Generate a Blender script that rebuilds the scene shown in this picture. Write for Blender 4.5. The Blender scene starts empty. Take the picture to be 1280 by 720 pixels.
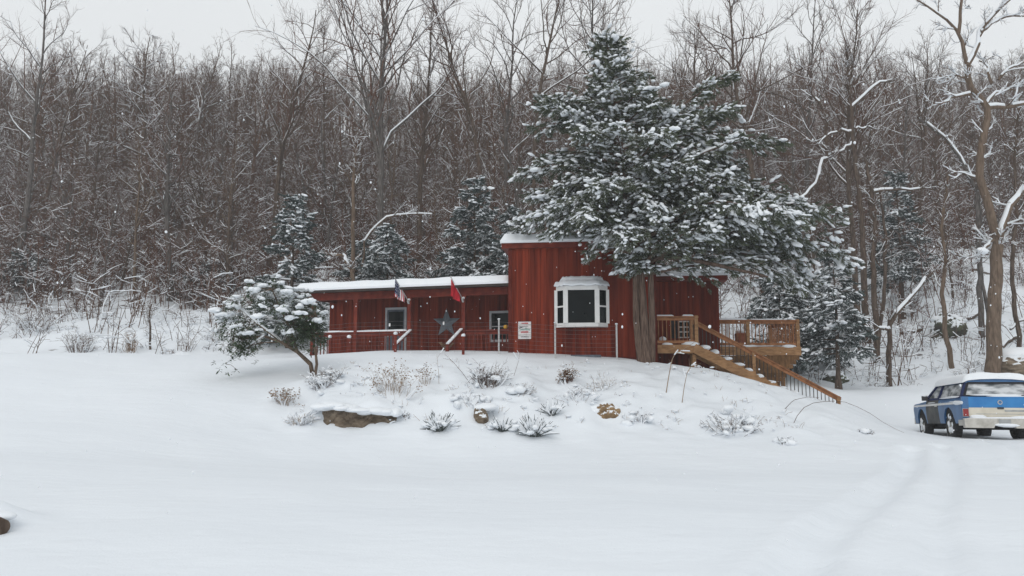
import bpy, bmesh, math, random
import numpy as np
from mathutils import Vector, Matrix

random.seed(7)
RNG = np.random.default_rng(7)
SC = bpy.context.scene
COL = SC.collection
PI = math.pi

# ------------------------------------------------------------------ camera, sky, sun, exposure
F = 985.0                       # focal length in photo pixels (1280 wide)
HORIZON = 470.0
PITCH = math.atan((HORIZON - 360.0) / F)
EYE = 1.7
cam_d = bpy.data.cameras.new('camera')
cam_d.sensor_width = 36.0
cam_d.lens = 36.0 * F / 1280.0
cam_d.clip_start = 0.1
cam_d.clip_end = 3000.0
cam = bpy.data.objects.new('camera', cam_d)
cam.location = (0, 0, EYE)
cam.rotation_euler = (PI / 2 + PITCH, 0, 0)
COL.objects.link(cam)
SC.camera = cam

SUN_EL, SUN_AZ = math.radians(42), math.radians(200)
world = bpy.data.worlds.new('World')
SC.world = world
world.use_nodes = True
wn = world.node_tree
wn.nodes.clear()
w_out = wn.nodes.new('ShaderNodeOutputWorld')
w_bg = wn.nodes.new('ShaderNodeBackground')
w_sky = wn.nodes.new('ShaderNodeTexSky')
w_sky.sky_type = 'NISHITA'
w_sky.sun_disc = False
w_sky.sun_elevation = SUN_EL
w_sky.sun_rotation = SUN_AZ
w_sky.air_density = 1.0
w_sky.dust_density = 6.0
w_sky.ozone_density = 1.0
w_mix = wn.nodes.new('ShaderNodeMixRGB')          # thick snow cloud over the blue sky
w_mix.inputs['Fac'].default_value = 0.90
w_cl = wn.nodes.new('ShaderNodeTexNoise')
w_cl.inputs['Scale'].default_value = 1.6
w_cl.inputs['Detail'].default_value = 3.0
w_rm = wn.nodes.new('ShaderNodeValToRGB')
w_rm.color_ramp.elements[0].position = 0.25
w_rm.color_ramp.elements[0].color = (7.1, 7.35, 7.5, 1)
w_rm.color_ramp.elements[1].position = 0.8
w_rm.color_ramp.elements[1].color = (8.0, 8.2, 8.25, 1)
wn.links.new(w_cl.outputs['Fac'], w_rm.inputs['Fac'])
wn.links.new(w_sky.outputs['Color'], w_mix.inputs['Color1'])
wn.links.new(w_rm.outputs['Color'], w_mix.inputs['Color2'])
wn.links.new(w_mix.outputs['Color'], w_bg.inputs['Color'])
w_bg.inputs['Strength'].default_value = 0.10
wn.links.new(w_bg.outputs['Background'], w_out.inputs['Surface'])

sun_d = bpy.data.lights.new('sun', 'SUN')
sun_d.energy = 0.5
sun_d.angle = math.radians(40)
sun_d.color = (1.0, 0.97, 0.93)
sun = bpy.data.objects.new('sun', sun_d)
sun.rotation_euler = (PI / 2 - SUN_EL, 0, PI - SUN_AZ)
sun.location = (0, -20, 60)
COL.objects.link(sun)

SC.view_settings.view_transform = 'Standard'
SC.view_settings.look = 'None'
SC.view_settings.gamma = 1.0
SC.view_settings.use_curve_mapping = False
SC.view_settings.exposure = 0.24
SC.render.engine = 'CYCLES'
SC.cycles.max_bounces = 6
SC.cycles.diffuse_bounces = 3
SC.cycles.glossy_bounces = 2
SC.cycles.transmission_bounces = 2
SC.cycles.volume_bounces = 2
SC.cycles.use_denoising = True


# ------------------------------------------------------------------ helpers
def P(px, py, Y):
    """the point at distance Y in front of the camera seen at photo pixel (px, py)"""
    dx, dy = (px - 640) / F, (360 - py) / F
    c, s = math.cos(PITCH), math.sin(PITCH)
    d = (dx, c - dy * s, s + dy * c)
    k = Y / d[1]
    return np.array((d[0] * k, Y, EYE + d[2] * k))


def tag(o, label=None, cat=None, group=None, kind=None):
    if label: o['label'] = label
    if cat: o['category'] = cat
    if group: o['group'] = group
    if kind: o['kind'] = kind
    return o


def empty(name, loc, label=None, cat=None, group=None, rot=0.0):
    o = bpy.data.objects.new(name, None)
    o.location = tuple(loc)
    o.rotation_euler = (0, 0, rot)
    o.empty_display_size = 0.3
    COL.objects.link(o)
    return tag(o, label, cat, group)


class MB:
    def __init__(self):
        self.v, self.f, self.m, self.s = [], [], [], []
        self.n = 0

    def add(self, V, Fc, mat=0, smooth=False):
        V = np.asarray(V, float).reshape(-1, 3)
        self.v.append(V)
        if isinstance(Fc, np.ndarray):
            groups = [Fc]
        else:
            by = {}
            for q in Fc: by.setdefault(len(q), []).append(q)
            groups = [np.array(g) for g in by.values()]
        for g in groups:
            self.f.append(g.astype(np.int64) + self.n)
            self.m.append(np.full(len(g), mat, np.int32))
            self.s.append(np.full(len(g), smooth, bool))
        self.n += len(V)

    def tri_count(self):
        return sum(len(f) for f in self.f)

    def build(self, name, mats, parent=None, origin=(0, 0, 0)):
        me = bpy.data.meshes.new(name)
        V = np.concatenate(self.v) - np.asarray(origin, float)
        loops = np.concatenate([f.ravel() for f in self.f])
        tot = np.concatenate([np.full(len(f), f.shape[1]) for f in self.f])
        start = np.concatenate([[0], np.cumsum(tot)[:-1]])
        me.vertices.add(len(V)); me.vertices.foreach_set('co', V.astype(np.float32).ravel())
        me.loops.add(len(loops)); me.loops.foreach_set('vertex_index', loops.astype(np.int32))
        me.polygons.add(len(tot)); me.polygons.foreach_set('loop_start', start.astype(np.int32))
        me.polygons.foreach_set('material_index', np.concatenate(self.m))
        me.polygons.foreach_set('use_smooth', np.concatenate(self.s))
        me.update(calc_edges=True)
        for m in (mats if isinstance(mats, (list, tuple)) else [mats]): me.materials.append(m)
        o = bpy.data.objects.new(name, me)
        COL.objects.link(o)
        if parent is not None: o.parent = parent
        return o

    # ---- shapes
    def obox(self, o, ax, ay, az, mat=0, bevel=0.0):
        """box with corner o and edge vectors ax, ay, az"""
        o, ax, ay, az = [np.asarray(q, float) for q in (o, ax, ay, az)]
        V = [o, o + ax, o + ax + ay, o + ay, o + az, o + ax + az, o + ax + ay + az, o + ay + az]
        Fc = [(0, 3, 2, 1), (4, 5, 6, 7), (0, 1, 5, 4), (1, 2, 6, 5), (2, 3, 7, 6), (3, 0, 4, 7)]
        if np.dot(np.cross(ax, ay), az) < 0: Fc = [q[::-1] for q in Fc]
        self.add(V, Fc, mat)

    def box(self, c, size, mat=0):
        c, s = np.asarray(c, float), np.asarray(size, float)
        self.obox(c - s / 2, (s[0], 0, 0), (0, s[1], 0), (0, 0, s[2]), mat)

    def bar(self, p, q, w, h, mat=0, up=(0, 0, 1)):
        """beam from p to q, w wide, h high"""
        p, q = np.asarray(p, float), np.asarray(q, float)
        t = q - p
        L = np.linalg.norm(t)
        if L < 1e-6: return
        tn = t / L
        up = np.asarray(up, float)
        if abs(np.dot(tn, up)) > 0.98: up = np.array((0., 1., 0.))
        s = np.cross(tn, up); s /= np.linalg.norm(s)
        u = np.cross(s, tn)
        self.obox(p - s * w / 2 - u * h / 2, t, s * w, u * h, mat)

    def tube(self, pts, rad, n=6, mat=0, smooth=True, cap=False, flat=1.0, phase=0.0):
        pts = np.asarray(pts, float)
        k = len(pts)
        rad = np.broadcast_to(np.asarray(rad, float), (k,))
        T = np.gradient(pts, axis=0)
        T /= np.linalg.norm(T, axis=1, keepdims=True) + 1e-9
        ref = np.where(np.abs(T[:, 2:3]) > 0.93, np.array([[1., 0, 0]]), np.array([[0, 0, 1.]]))
        if np.any(np.abs(T[:, 2]) > 0.93): ref = np.tile(np.array([[0.94, 0.34, 0]]), (k, 1)) if np.mean(np.abs(T[:, 2])) > 0.6 else np.tile(np.array([[0, 0, 1.]]), (k, 1))
        S = np.cross(T, ref); S /= np.linalg.norm(S, axis=1, keepdims=True) + 1e-9
        U = np.cross(S, T)
        a = phase + np.arange(n) * 2 * PI / n
        R = (pts[:, None] + rad[:, None, None] * (np.cos(a)[None, :, None] * S[:, None] + flat * np.sin(a)[None, :, None] * U[:, None]))
        i = np.arange(k - 1)[:, None] * n
        j = np.arange(n)[None]
        j2 = (j + 1) % n
        Fc = np.stack([i + j, i + j2, i + n + j2, i + n + j], -1).reshape(-1, 4)
        self.add(R.reshape(-1, 3), Fc, mat, smooth)
        if cap:
            self.add(R[0], [tuple(range(n))[::-1]], mat)
            self.add(R[-1], [tuple(range(n))], mat)

    def prism(self, poly, o, u, v, w, mat=0):
        """polygon in the (u, v) plane at o, extruded along vector w"""
        o, u, v, w = [np.asarray(q, float) for q in (o, u, v, w)]
        B = np.array([o + u * a + v * b for a, b in poly])
        k = len(B)
        Fc = [tuple(range(k)), tuple(range(2 * k - 1, k - 1, -1))] + [(i, i + k, (i + 1) % k + k, (i + 1) % k) for i in range(k)]
        area = sum(poly[i][0] * poly[(i + 1) % k][1] - poly[(i + 1) % k][0] * poly[i][1] for i in range(k))
        if np.dot(np.cross(u, v), w) * area > 0: Fc = [q[::-1] for q in Fc]
        self.add(np.concatenate([B, B + w]), Fc, mat)

    def blob(self, c, size, mat=0, rough=0.12, seed=0, tpl=None, rot=0.0):
        V, Fc = tpl or ICO2
        r = np.random.default_rng(seed)
        k = r.normal(size=(4, 3)) * 1.7
        ph = r.uniform(0, 6, 4)
        d = 1 + rough * np.sin(V @ k.T + ph).sum(1) * 0.6
        W = V * d[:, None] * np.asarray(size, float)
        cs, sn = math.cos(rot), math.sin(rot)
        W = np.stack([W[:, 0] * cs - W[:, 1] * sn, W[:, 0] * sn + W[:, 1] * cs, W[:, 2]], 1)
        self.add(W + np.asarray(c, float), Fc, mat, True)

    def scatter(self, tpl, pos, yaw, scale, mat=0, smooth=True):
        """copies of a template (V, F) merged in: pos (N,3), yaw (N), scale (N) or (N,3)"""
        V, Fc = tpl
        pos = np.asarray(pos, float); N = len(pos)
        sc = np.asarray(scale, float)
        sc = sc[:, None] * np.ones((1, 3)) if sc.ndim == 1 else sc
        W = V[None] * sc[:, None]
        c, s = np.cos(yaw)[:, None], np.sin(yaw)[:, None]
        W = np.stack([W[..., 0] * c - W[..., 1] * s, W[..., 0] * s + W[..., 1] * c, W[..., 2]], -1) + pos[:, None]
        FF = (Fc[None] + (np.arange(N) * len(V))[:, None, None]).reshape(-1, Fc.shape[1])
        self.add(W.reshape(-1, 3), FF, mat, smooth)

    def frames(self, tpl, pos, D, S, U, mat=0, smooth=True):
        """copies of a template with axes D (x), S (y), U (z), already scaled"""
        V, Fc = tpl
        N = len(pos)
        W = (pos[:, None] + V[None, :, 0:1] * D[:, None] + V[None, :, 1:2] * S[:, None] + V[None, :, 2:3] * U[:, None])
        FF = (Fc[None] + (np.arange(N) * len(V))[:, None, None]).reshape(-1, Fc.shape[1])
        self.add(W.reshape(-1, 3), FF, mat, smooth)


def ico(sub):
    bm = bmesh.new()
    bmesh.ops.create_icosphere(bm, subdivisions=sub, radius=1)
    bm.verts.ensure_lookup_table()
    V = np.array([v.co[:] for v in bm.verts]); Fc = np.array([[v.index for v in f.verts] for f in bm.faces])
    bm.free()
    return V, Fc


ICO1, ICO2, ICO3, ICO4 = ico(1), ico(2), ico(3), ico(4)


# ------------------------------------------------------------------ materials
def mat(name, c1, c2=None, scale=4.0, rough=0.8, bump=0.0, stretch=(1, 1, 1), island=0.0, detail=4.0,
        spec=0.3, ramp=(0.35, 0.65), snow=None, snow_amt=0.0, snow_scale=3.0, metal=0.0, bscale=None):
    m = bpy.data.materials.new(name)
    m.use_nodes = True
    nt = m.node_tree
    b = nt.nodes['Principled BSDF']
    b.inputs['Roughness'].default_value = rough
    b.inputs['Specular IOR Level'].default_value = spec
    b.inputs['Metallic'].default_value = metal
    tc = nt.nodes.new('ShaderNodeTexCoord')
    mp = nt.nodes.new('ShaderNodeMapping')
    mp.inputs['Scale'].default_value = stretch
    nt.links.new(tc.outputs['Object'], mp.inputs['Vector'])
    nz = nt.nodes.new('ShaderNodeTexNoise')
    nz.inputs['Scale'].default_value = scale
    nz.inputs['Detail'].default_value = detail
    nt.links.new(mp.outputs['Vector'], nz.inputs['Vector'])
    cr = nt.nodes.new('ShaderNodeValToRGB')
    cr.color_ramp.elements[0].position, cr.color_ramp.elements[1].position = ramp
    cr.color_ramp.elements[0].color = (*c1, 1)
    cr.color_ramp.elements[1].color = (*(c2 or c1), 1)
    nt.links.new(nz.outputs['Fac'], cr.inputs['Fac'])
    out = cr.outputs['Color']
    if island > 0:
        g = nt.nodes.new('ShaderNodeNewGeometry')
        mr = nt.nodes.new('ShaderNodeMapRange')
        mr.inputs['To Min'].default_value, mr.inputs['To Max'].default_value = 1 - island, 1 + island
        nt.links.new(g.outputs['Random Per Island'], mr.inputs['Value'])
        hs = nt.nodes.new('ShaderNodeHueSaturation')
        nt.links.new(mr.outputs['Result'], hs.inputs['Value'])
        nt.links.new(out, hs.inputs['Color'])
        out = hs.outputs['Color']
    if snow_amt > 0:                       # snow lodged on faces that look up
        g = nt.nodes.new('ShaderNodeNewGeometry')
        sp = nt.nodes.new('ShaderNodeSeparateXYZ')
        nt.links.new(g.outputs['Normal'], sp.inputs['Vector'])
        n2 = nt.nodes.new('ShaderNodeTexNoise'); n2.inputs['Scale'].default_value = snow_scale
        nt.links.new(tc.outputs['Object'], n2.inputs['Vector'])
        ad = nt.nodes.new('ShaderNodeMath'); ad.operation = 'MULTIPLY_ADD'
        ad.inputs[1].default_value = 0.9
        nt.links.new(n2.outputs['Fac'], ad.inputs[0]); nt.links.new(sp.outputs['Z'], ad.inputs[2])
        mr = nt.nodes.new('ShaderNodeMapRange')
        mr.inputs['From Min'].default_value = 1.25 - snow_amt
        mr.inputs['From Max'].default_value = 1.33 - snow_amt
        nt.links.new(ad.outputs[0], mr.inputs['Value'])
        mx = nt.nodes.new('ShaderNodeMixRGB')
        mx.inputs['Color2'].default_value = (*SNOW_C, 1)
        nt.links.new(mr.outputs['Result'], mx.inputs['Fac']); nt.links.new(out, mx.inputs['Color1'])
        out = mx.outputs['Color']
    nt.links.new(out, b.inputs['Base Color'])
    if bump > 0:
        bp = nt.nodes.new('ShaderNodeBump')
        bp.inputs['Strength'].default_value = bump
        bp.inputs['Distance'].default_value = 0.05
        src = nz
        if bscale:
            src = nt.nodes.new('ShaderNodeTexNoise'); src.inputs['Scale'].default_value = bscale
            src.inputs['Detail'].default_value = 5
            nt.links.new(mp.outputs['Vector'], src.inputs['Vector'])
        nt.links.new(src.outputs['Fac'], bp.inputs['Height'])
        nt.links.new(bp.outputs['Normal'], b.inputs['Normal'])
    return m


SNOW_C = (0.80, 0.84, 0.88)
M = {}
M['snow'] = mat('snow', SNOW_C, (0.83, 0.86, 0.895), 3, 0.75, 0.25, bscale=14)
M['bark'] = mat('bark', (0.055, 0.039, 0.030), (0.13, 0.098, 0.078), 5, 0.95, 0.6, (3, 3, 0.6), spec=0.1, snow_amt=0.0)
M['bark_grey'] = mat('bark_grey', (0.06, 0.053, 0.05), (0.15, 0.135, 0.125), 5, 0.95, 0.6, (3, 3, 0.6), spec=0.1)
M['bark_tan'] = mat('bark_tan', (0.10, 0.072, 0.052), (0.19, 0.14, 0.105), 5, 0.95, 0.6, (3, 3, 0.5), spec=0.1)
M['twig'] = mat('twig', (0.062, 0.034, 0.022), (0.130, 0.078, 0.054), 2, 0.95, spec=0.1)
M['twig_red'] = mat('twig_red', (0.068, 0.032, 0.021), (0.135, 0.070, 0.049), 2, 0.95, spec=0.1)
M['needle'] = mat('needle', (0.045, 0.062, 0.038), (0.125, 0.140, 0.090), 2.5, 0.7, island=0.4, spec=0.25, snow_amt=0.42, snow_scale=7.0)
M['needle_blue'] = mat('needle_blue', (0.035, 0.055, 0.052), (0.085, 0.11, 0.105), 2.5, 0.7, island=0.4, spec=0.2, snow_amt=0.42, snow_scale=7.0)
M['leaf'] = mat('leaf', (0.022, 0.045, 0.020), (0.055, 0.085, 0.035), 3, 0.45, island=0.45, spec=0.4)
M['dead_leaf'] = mat('dead_leaf', (0.16, 0.10, 0.06), (0.30, 0.20, 0.13), 3, 0.9, island=0.3)
M['straw'] = mat('straw', (0.22, 0.15, 0.10), (0.34, 0.25, 0.17), 3, 0.9)
M['cedar_bark'] = mat('cedar_bark', (0.070, 0.046, 0.036), (0.18, 0.125, 0.098), 5, 0.95, 0.8, (5, 5, 0.5), spec=0.1)
M['siding'] = mat('siding', (0.080, 0.011, 0.006), (0.25, 0.040, 0.017), 1.3, 0.75, 0.25, (6, 6, 0.35), island=0.16, spec=0.08, ramp=(0.3, 0.72))
M['trim_red'] = mat('trim_red', (0.105, 0.015, 0.009), (0.19, 0.031, 0.016), 2, 0.7, 0.2, (2, 2, 2), spec=0.2)
M['dark_red'] = mat('dark_red_trim', (0.075, 0.012, 0.008), (0.13, 0.022, 0.013), 2, 0.75, 0.2, (2, 2, 2), spec=0.1)
M['soffit'] = mat('soffit', (0.055, 0.040, 0.034), (0.085, 0.065, 0.055), 2, 0.85, 0.1, (2, 8, 2))
M['dark_trim'] = mat('dark_trim', (0.03, 0.022, 0.02), (0.05, 0.04, 0.035), 4, 0.7)
M['deck'] = mat('deck_wood', (0.23, 0.125, 0.058), (0.38, 0.215, 0.105), 2.2, 0.75, 0.25, (2, 2, 6), island=0.18, spec=0.2)
M['deck_rail'] = mat('deck_rail', (0.22, 0.095, 0.042), (0.36, 0.165, 0.076), 2.2, 0.75, 0.25, (3, 3, 3), island=0.15, spec=0.2)
M['baluster'] = mat('baluster_metal', (0.045, 0.035, 0.03), (0.07, 0.055, 0.045), 3, 0.6)
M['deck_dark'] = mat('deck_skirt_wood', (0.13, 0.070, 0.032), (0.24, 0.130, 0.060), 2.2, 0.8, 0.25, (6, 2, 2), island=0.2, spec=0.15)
M['white'] = mat('white_vinyl', (0.70, 0.70, 0.69), (0.78, 0.78, 0.77), 5, 0.5)
M['grey_frame'] = mat('grey_frame', (0.42, 0.43, 0.45), (0.5, 0.51, 0.53), 5, 0.5)
M['glass'] = mat('glass', (0.001, 0.003, 0.0035), (0.003, 0.007, 0.008), 1.0, 0.05, spec=0.12)
M['glass_frost'] = mat('frosted_glass', (0.07, 0.085, 0.095), (0.58, 0.60, 0.62), 2.6, 0.45, 0.1, (1.0, 1.0, 3), ramp=(0.36, 0.60), spec=0.5)
M['galv'] = mat('galvanised', (0.42, 0.42, 0.42), (0.52, 0.52, 0.52), 8, 0.5, metal=0.3)
M['wire'] = mat('wire', (0.12, 0.11, 0.11), (0.2, 0.19, 0.18), 8, 0.6, metal=0.3)
M['star'] = mat('star_metal', (0.17, 0.20, 0.23), (0.25, 0.285, 0.32), 3, 0.5, metal=0.4)
M['rock'] = mat('rock', (0.11, 0.082, 0.055), (0.27, 0.215, 0.16), 3.5, 0.9, 0.9, (1, 1, 2.5), snow_amt=0.25)
M['rock_tan'] = mat('rock_tan', (0.16, 0.10, 0.05), (0.30, 0.20, 0.11), 5, 0.9, 0.9, snow_amt=0.25)
M['rock_moss'] = mat('rock_moss', (0.03, 0.028, 0.024), (0.095, 0.105, 0.06), 1.6, 0.9, 0.9, snow_amt=0.3)
M['navy'] = mat('navy', (0.012, 0.02, 0.07), (0.02, 0.03, 0.10), 4, 0.85)
M['flag_red'] = mat('flag_red', (0.42, 0.012, 0.025), (0.52, 0.02, 0.035), 4, 0.85)
M['flag_white'] = mat('flag_white', (0.68, 0.68, 0.69), (0.74, 0.74, 0.75), 4, 0.85)
M['blue'] = mat('truck_blue', (0.026, 0.10, 0.24), (0.045, 0.15, 0.33), 2.2, 0.4, spec=0.5, snow_amt=0.0)
M['blue_bright'] = mat('truck_blue_bright', (0.012, 0.155, 0.42), (0.025, 0.21, 0.50), 2.2, 0.35, spec=0.5)
M['primer'] = mat('primer_grey', (0.055, 0.06, 0.062), (0.12, 0.12, 0.115), 2.5, 0.7)
M['cream'] = mat('cream_paint', (0.55, 0.51, 0.42), (0.66, 0.62, 0.53), 3, 0.5)
M['chrome'] = mat('dull_chrome', (0.40, 0.38, 0.34), (0.56, 0.54, 0.50), 6, 0.42, metal=0.55, ramp=(0.3, 0.6))
M['rubber'] = mat('rubber', (0.018, 0.018, 0.02), (0.032, 0.032, 0.034), 12, 0.9, 0.3)
M['under'] = mat('underbody', (0.015, 0.015, 0.018), (0.03, 0.03, 0.034), 6, 0.9)
M['tail'] = mat('tail_lens', (0.22, 0.012, 0.016), (0.32, 0.02, 0.024), 6, 0.25, spec=0.5)
M['grey_plastic'] = mat('grey_plastic', (0.30, 0.31, 0.31), (0.40, 0.41, 0.41), 6, 0.6)
M['slate'] = mat('slate_blue', (0.09, 0.11, 0.14), (0.15, 0.175, 0.21), 6, 0.7)
M['ink'] = mat('ink', (0.03, 0.03, 0.035), (0.045, 0.045, 0.05), 6, 0.7)
M['sign_red'] = mat('sign_red', (0.45, 0.03, 0.04), (0.5, 0.04, 0.05), 6, 0.7)
M['sign_green'] = mat('sign_green', (0.25, 0.33, 0.31), (0.32, 0.40, 0.37), 6, 0.7)
M['sign_white'] = mat('sign_white', (0.62, 0.60, 0.60), (0.7, 0.68, 0.68), 6, 0.6)
M['yellow'] = mat('yellow', (0.65, 0.35, 0.03), (0.75, 0.42, 0.05), 6, 0.6)
M['shutter'] = mat('shutter', (0.015, 0.014, 0.015), (0.03, 0.026, 0.026), 6, 0.6)
M['terracotta'] = mat('terracotta', (0.25, 0.08, 0.045), (0.35, 0.12, 0.07), 6, 0.85)

# ------------------------------------------------------------------ terrain
_waves = [(RNG.uniform(0, 2 * PI), RNG.uniform(0, 2 * PI)) for _ in range(40)]


def wav(x, y, lam, amp, k0, n=5):
    z = 0
    for i in range(n):
        a, ph = _waves[k0 + i]
        l = lam * (0.7 + 0.15 * i)
        z = z + np.sin((x * math.cos(a) + y * math.sin(a)) * 2 * PI / l + ph)
    return amp * z / math.sqrt(n)


def hill(x, y):
    s = y - 44.0
    r = np.clip(s, 0, None)
    top = 112.0
    z = 3.6 + 0.39 * np.where(r < top, r, top + 18 * (1 - np.exp(-(r - top) / 18)))
    z = z + np.clip(s, None, 0) * 0.25
    return z + wav(x, y, 60, 1.9, 0) * np.clip(s / 50, 0, 1.6) + np.clip(np.abs(x + 5) - 70, 0, 200) * 0.10


def eyez(px, py, Y): return P(px, py, Y)[2] - EYE


_ctl = []
def cp(px, py, Y): p = P(px, py, Y); _ctl.append((p[0], p[1], p[2] - EYE))
def cw(x, y, z): _ctl.append((x, y, z))
for X in (-60, -25, 0, 25, 60):
    cw(X, -45, -1.9); cw(X, -12, -1.8)
for X in (-25, -9, -3, 3, 9, 25): cw(X, 4, -1.72 + (0.1 if X < -8 else 0))
for X, z in ((-40, -1.2), (-14, -1.38), (-7, -1.45), (0, -1.55), (7, -1.66), (14, -1.75), (40, -1.9)): cw(X, 12, z)
for px, z in ((60, -0.75), (180, -0.78), (280, -0.9), (350, -1.08)): cw((px - 640) / F * 20, 20, z)
for px in (0, 90, 180, 270): cp(px, 444, 31)
cp(330, 450, 28.5)
for px in (0, 90, 180, 260): cw((px - 640) / F * 34, 34, 0.50); cp(px, 418, 39); cp(px, 388, 46)
cw(-45, 31, 1.2); cw(-45, 20, -0.6); cw(-50, 44, 3.6)
for px, py, Y in ((380, 531, 19.6), (445, 533, 19.5), (500, 537, 19.3), (550, 546, 19.0), (610, 545, 19.0), (665, 550, 18.9), (757, 532, 19.6), (850, 540, 19.3), (980, 556, 18.6), (1080, 556, 19.0)): cp(px, py, Y)
for px, py, Y in ((410, 500, 20.9), (480, 496, 21), (560, 500, 20.8), (640, 505, 20.6), (740, 503, 20.8), (830, 500, 21), (930, 515, 20.8)): cp(px, py, Y)
for px, py, Y in ((420, 470, 22.8), (500, 466, 22.8), (600, 468, 22.8), (710, 474, 22.6), (830, 474, 22.6)): cp(px, py, Y)
for px, py, Y in ((400, 444, 26.4), (450, 441, 26.2), (530, 441, 25.6), (610, 442, 24.9), (660, 446, 24.6), (720, 449, 24.4), (790, 450, 24.1)): cp(px, py, Y)
for px, py, Y in ((870, 459, 23.4), (910, 468, 23.2), (960, 482, 23.2), (1010, 497, 23.4), (1060, 508, 23.8), (1110, 534, 22.8)): cp(px, py, Y)
cw(-9, 30.5, 0.75); cw(-4, 30, 0.75); cw(0, 30, 0.65); cw(2.5, 28, 0.5); cw(-6, 34, 1.0); cw(1, 35, 1.0); cw(-3, 40, 2.6); cw(-12, 38, 1.9)
cw(7.5, 27, -0.75); cw(6, 26, -0.35); cw(9.5, 26.5, -1.1); cw(8, 31, -0.55); cw(9, 38, 0.5)
cw(12.5, 21.5, -1.70); cw(14.5, 21.5, -1.70); cw(14, 26, -1.86); cw(17, 22, -1.72); cw(11.5, 25.5, -1.66)
for px, py, Y in ((1040, 489, 33), (1100, 490, 33.5), (1150, 492, 32.5)): cp(px, py, Y)
cw(18, 30, -1.5); cw(25, 24, -1.8); cw(40, 25, -1.6); cw(24, 33, -0.9); cw(45, 36, 0.6)
for px, py, Y in ((1110, 480, 37), (1185, 465, 37.5), (1250, 466, 36), (1190, 420, 44), (1255, 400, 46), (1250, 350, 53), (1120, 420, 46), (1040, 440, 42)): cp(px, py, Y)
cw(36, 44, 3.2); cw(55, 48, 5.0)
for X in (-60, -40, -22, -8, 4, 14, 26, 45, 65):
    for yy in (54, 62, 72): cw(X, yy, float(hill(np.array(X * 1.0), np.array(yy * 1.0))))
for X in (-8, 4): cw(X, 46, 4.2)
C = np.array(_ctl)


def _phi(r2): return 0.5 * r2 * np.log(r2 + 1e-9)


def _solve():
    n = len(C)
    d = ((C[:, None, :2] - C[None, :, :2]) ** 2).sum(-1)
    A = np.zeros((n + 3, n + 3))
    A[:n, :n] = _phi(d) + np.eye(n) * 0.15
    A[:n, n] = 1; A[:n, n + 1:] = C[:, :2]
    A[n, :n] = 1; A[n + 1:, :n] = C[:, :2].T
    return np.linalg.solve(A, np.concatenate([C[:, 2], np.zeros(3)]))


_w = _solve()


def sstep(a, b, x):
    t = np.clip((x - a) / (b - a), 0, 1)
    return t * t * (3 - 2 * t)


def dist_poly(x, y, pts):
    best = np.full(np.shape(x), 1e9)
    for (x0, y0), (x1, y1) in zip(pts[:-1], pts[1:]):
        dx, dy = x1 - x0, y1 - y0
        t = np.clip(((x - x0) * dx + (y - y0) * dy) / (dx * dx + dy * dy), 0, 1)
        best = np.minimum(best, np.hypot(x - x0 - t * dx, y - y0 - t * dy))
    return best


TRACKS = [([(9.3, 18.6), (8.0, 16.2), (6.3, 13.2), (4.6, 10.4), (3.2, 8.2), (2.0, 6.2), (1.0, 3)], 0.22, 0.085),
          ([(10.3, 19.2), (9.1, 16.6), (7.6, 13.8), (5.9, 11.0), (4.7, 9.0), (3.6, 6.8), (2.6, 3.5)], 0.16, 0.05),
          ([(13.0, 19.8), (11.6, 17), (10.2, 14.2), (9.6, 11.5), (9.9, 9), (10.8, 6)], 0.25, 0.04),
          ([(12.6, 21.5), (12.2, 19.4), (11.0, 17.2), (9.6, 15.3)], 0.2, 0.05)]


MOUNDS = [(-5.55, 8.45, .42, .34, .27), (4.2, 21.6, .9, .5, .16), (1.3, 20.9, .8, .45, .14), (-.4, 20.6, .9, .4, .13), (2.7, 20.4, .7, .4, .15), (-2.1, 20.6, .8, .45, .12),
          (.35, 19.3, .55, .35, .10), (-1.7, 19.3, .5, .3, .08), (5.6, 20.2, 1.1, .5, .14), (7.2, 19.5, .5, .3, .09), (-5.4, 21.8, .7, .5, .12), (3.2, 22.6, 1.2, .4, .10), (-3.0, 22.4, 1.0, .5, .10), (9.6, 20.5, .35, .25, .06)]


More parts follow.
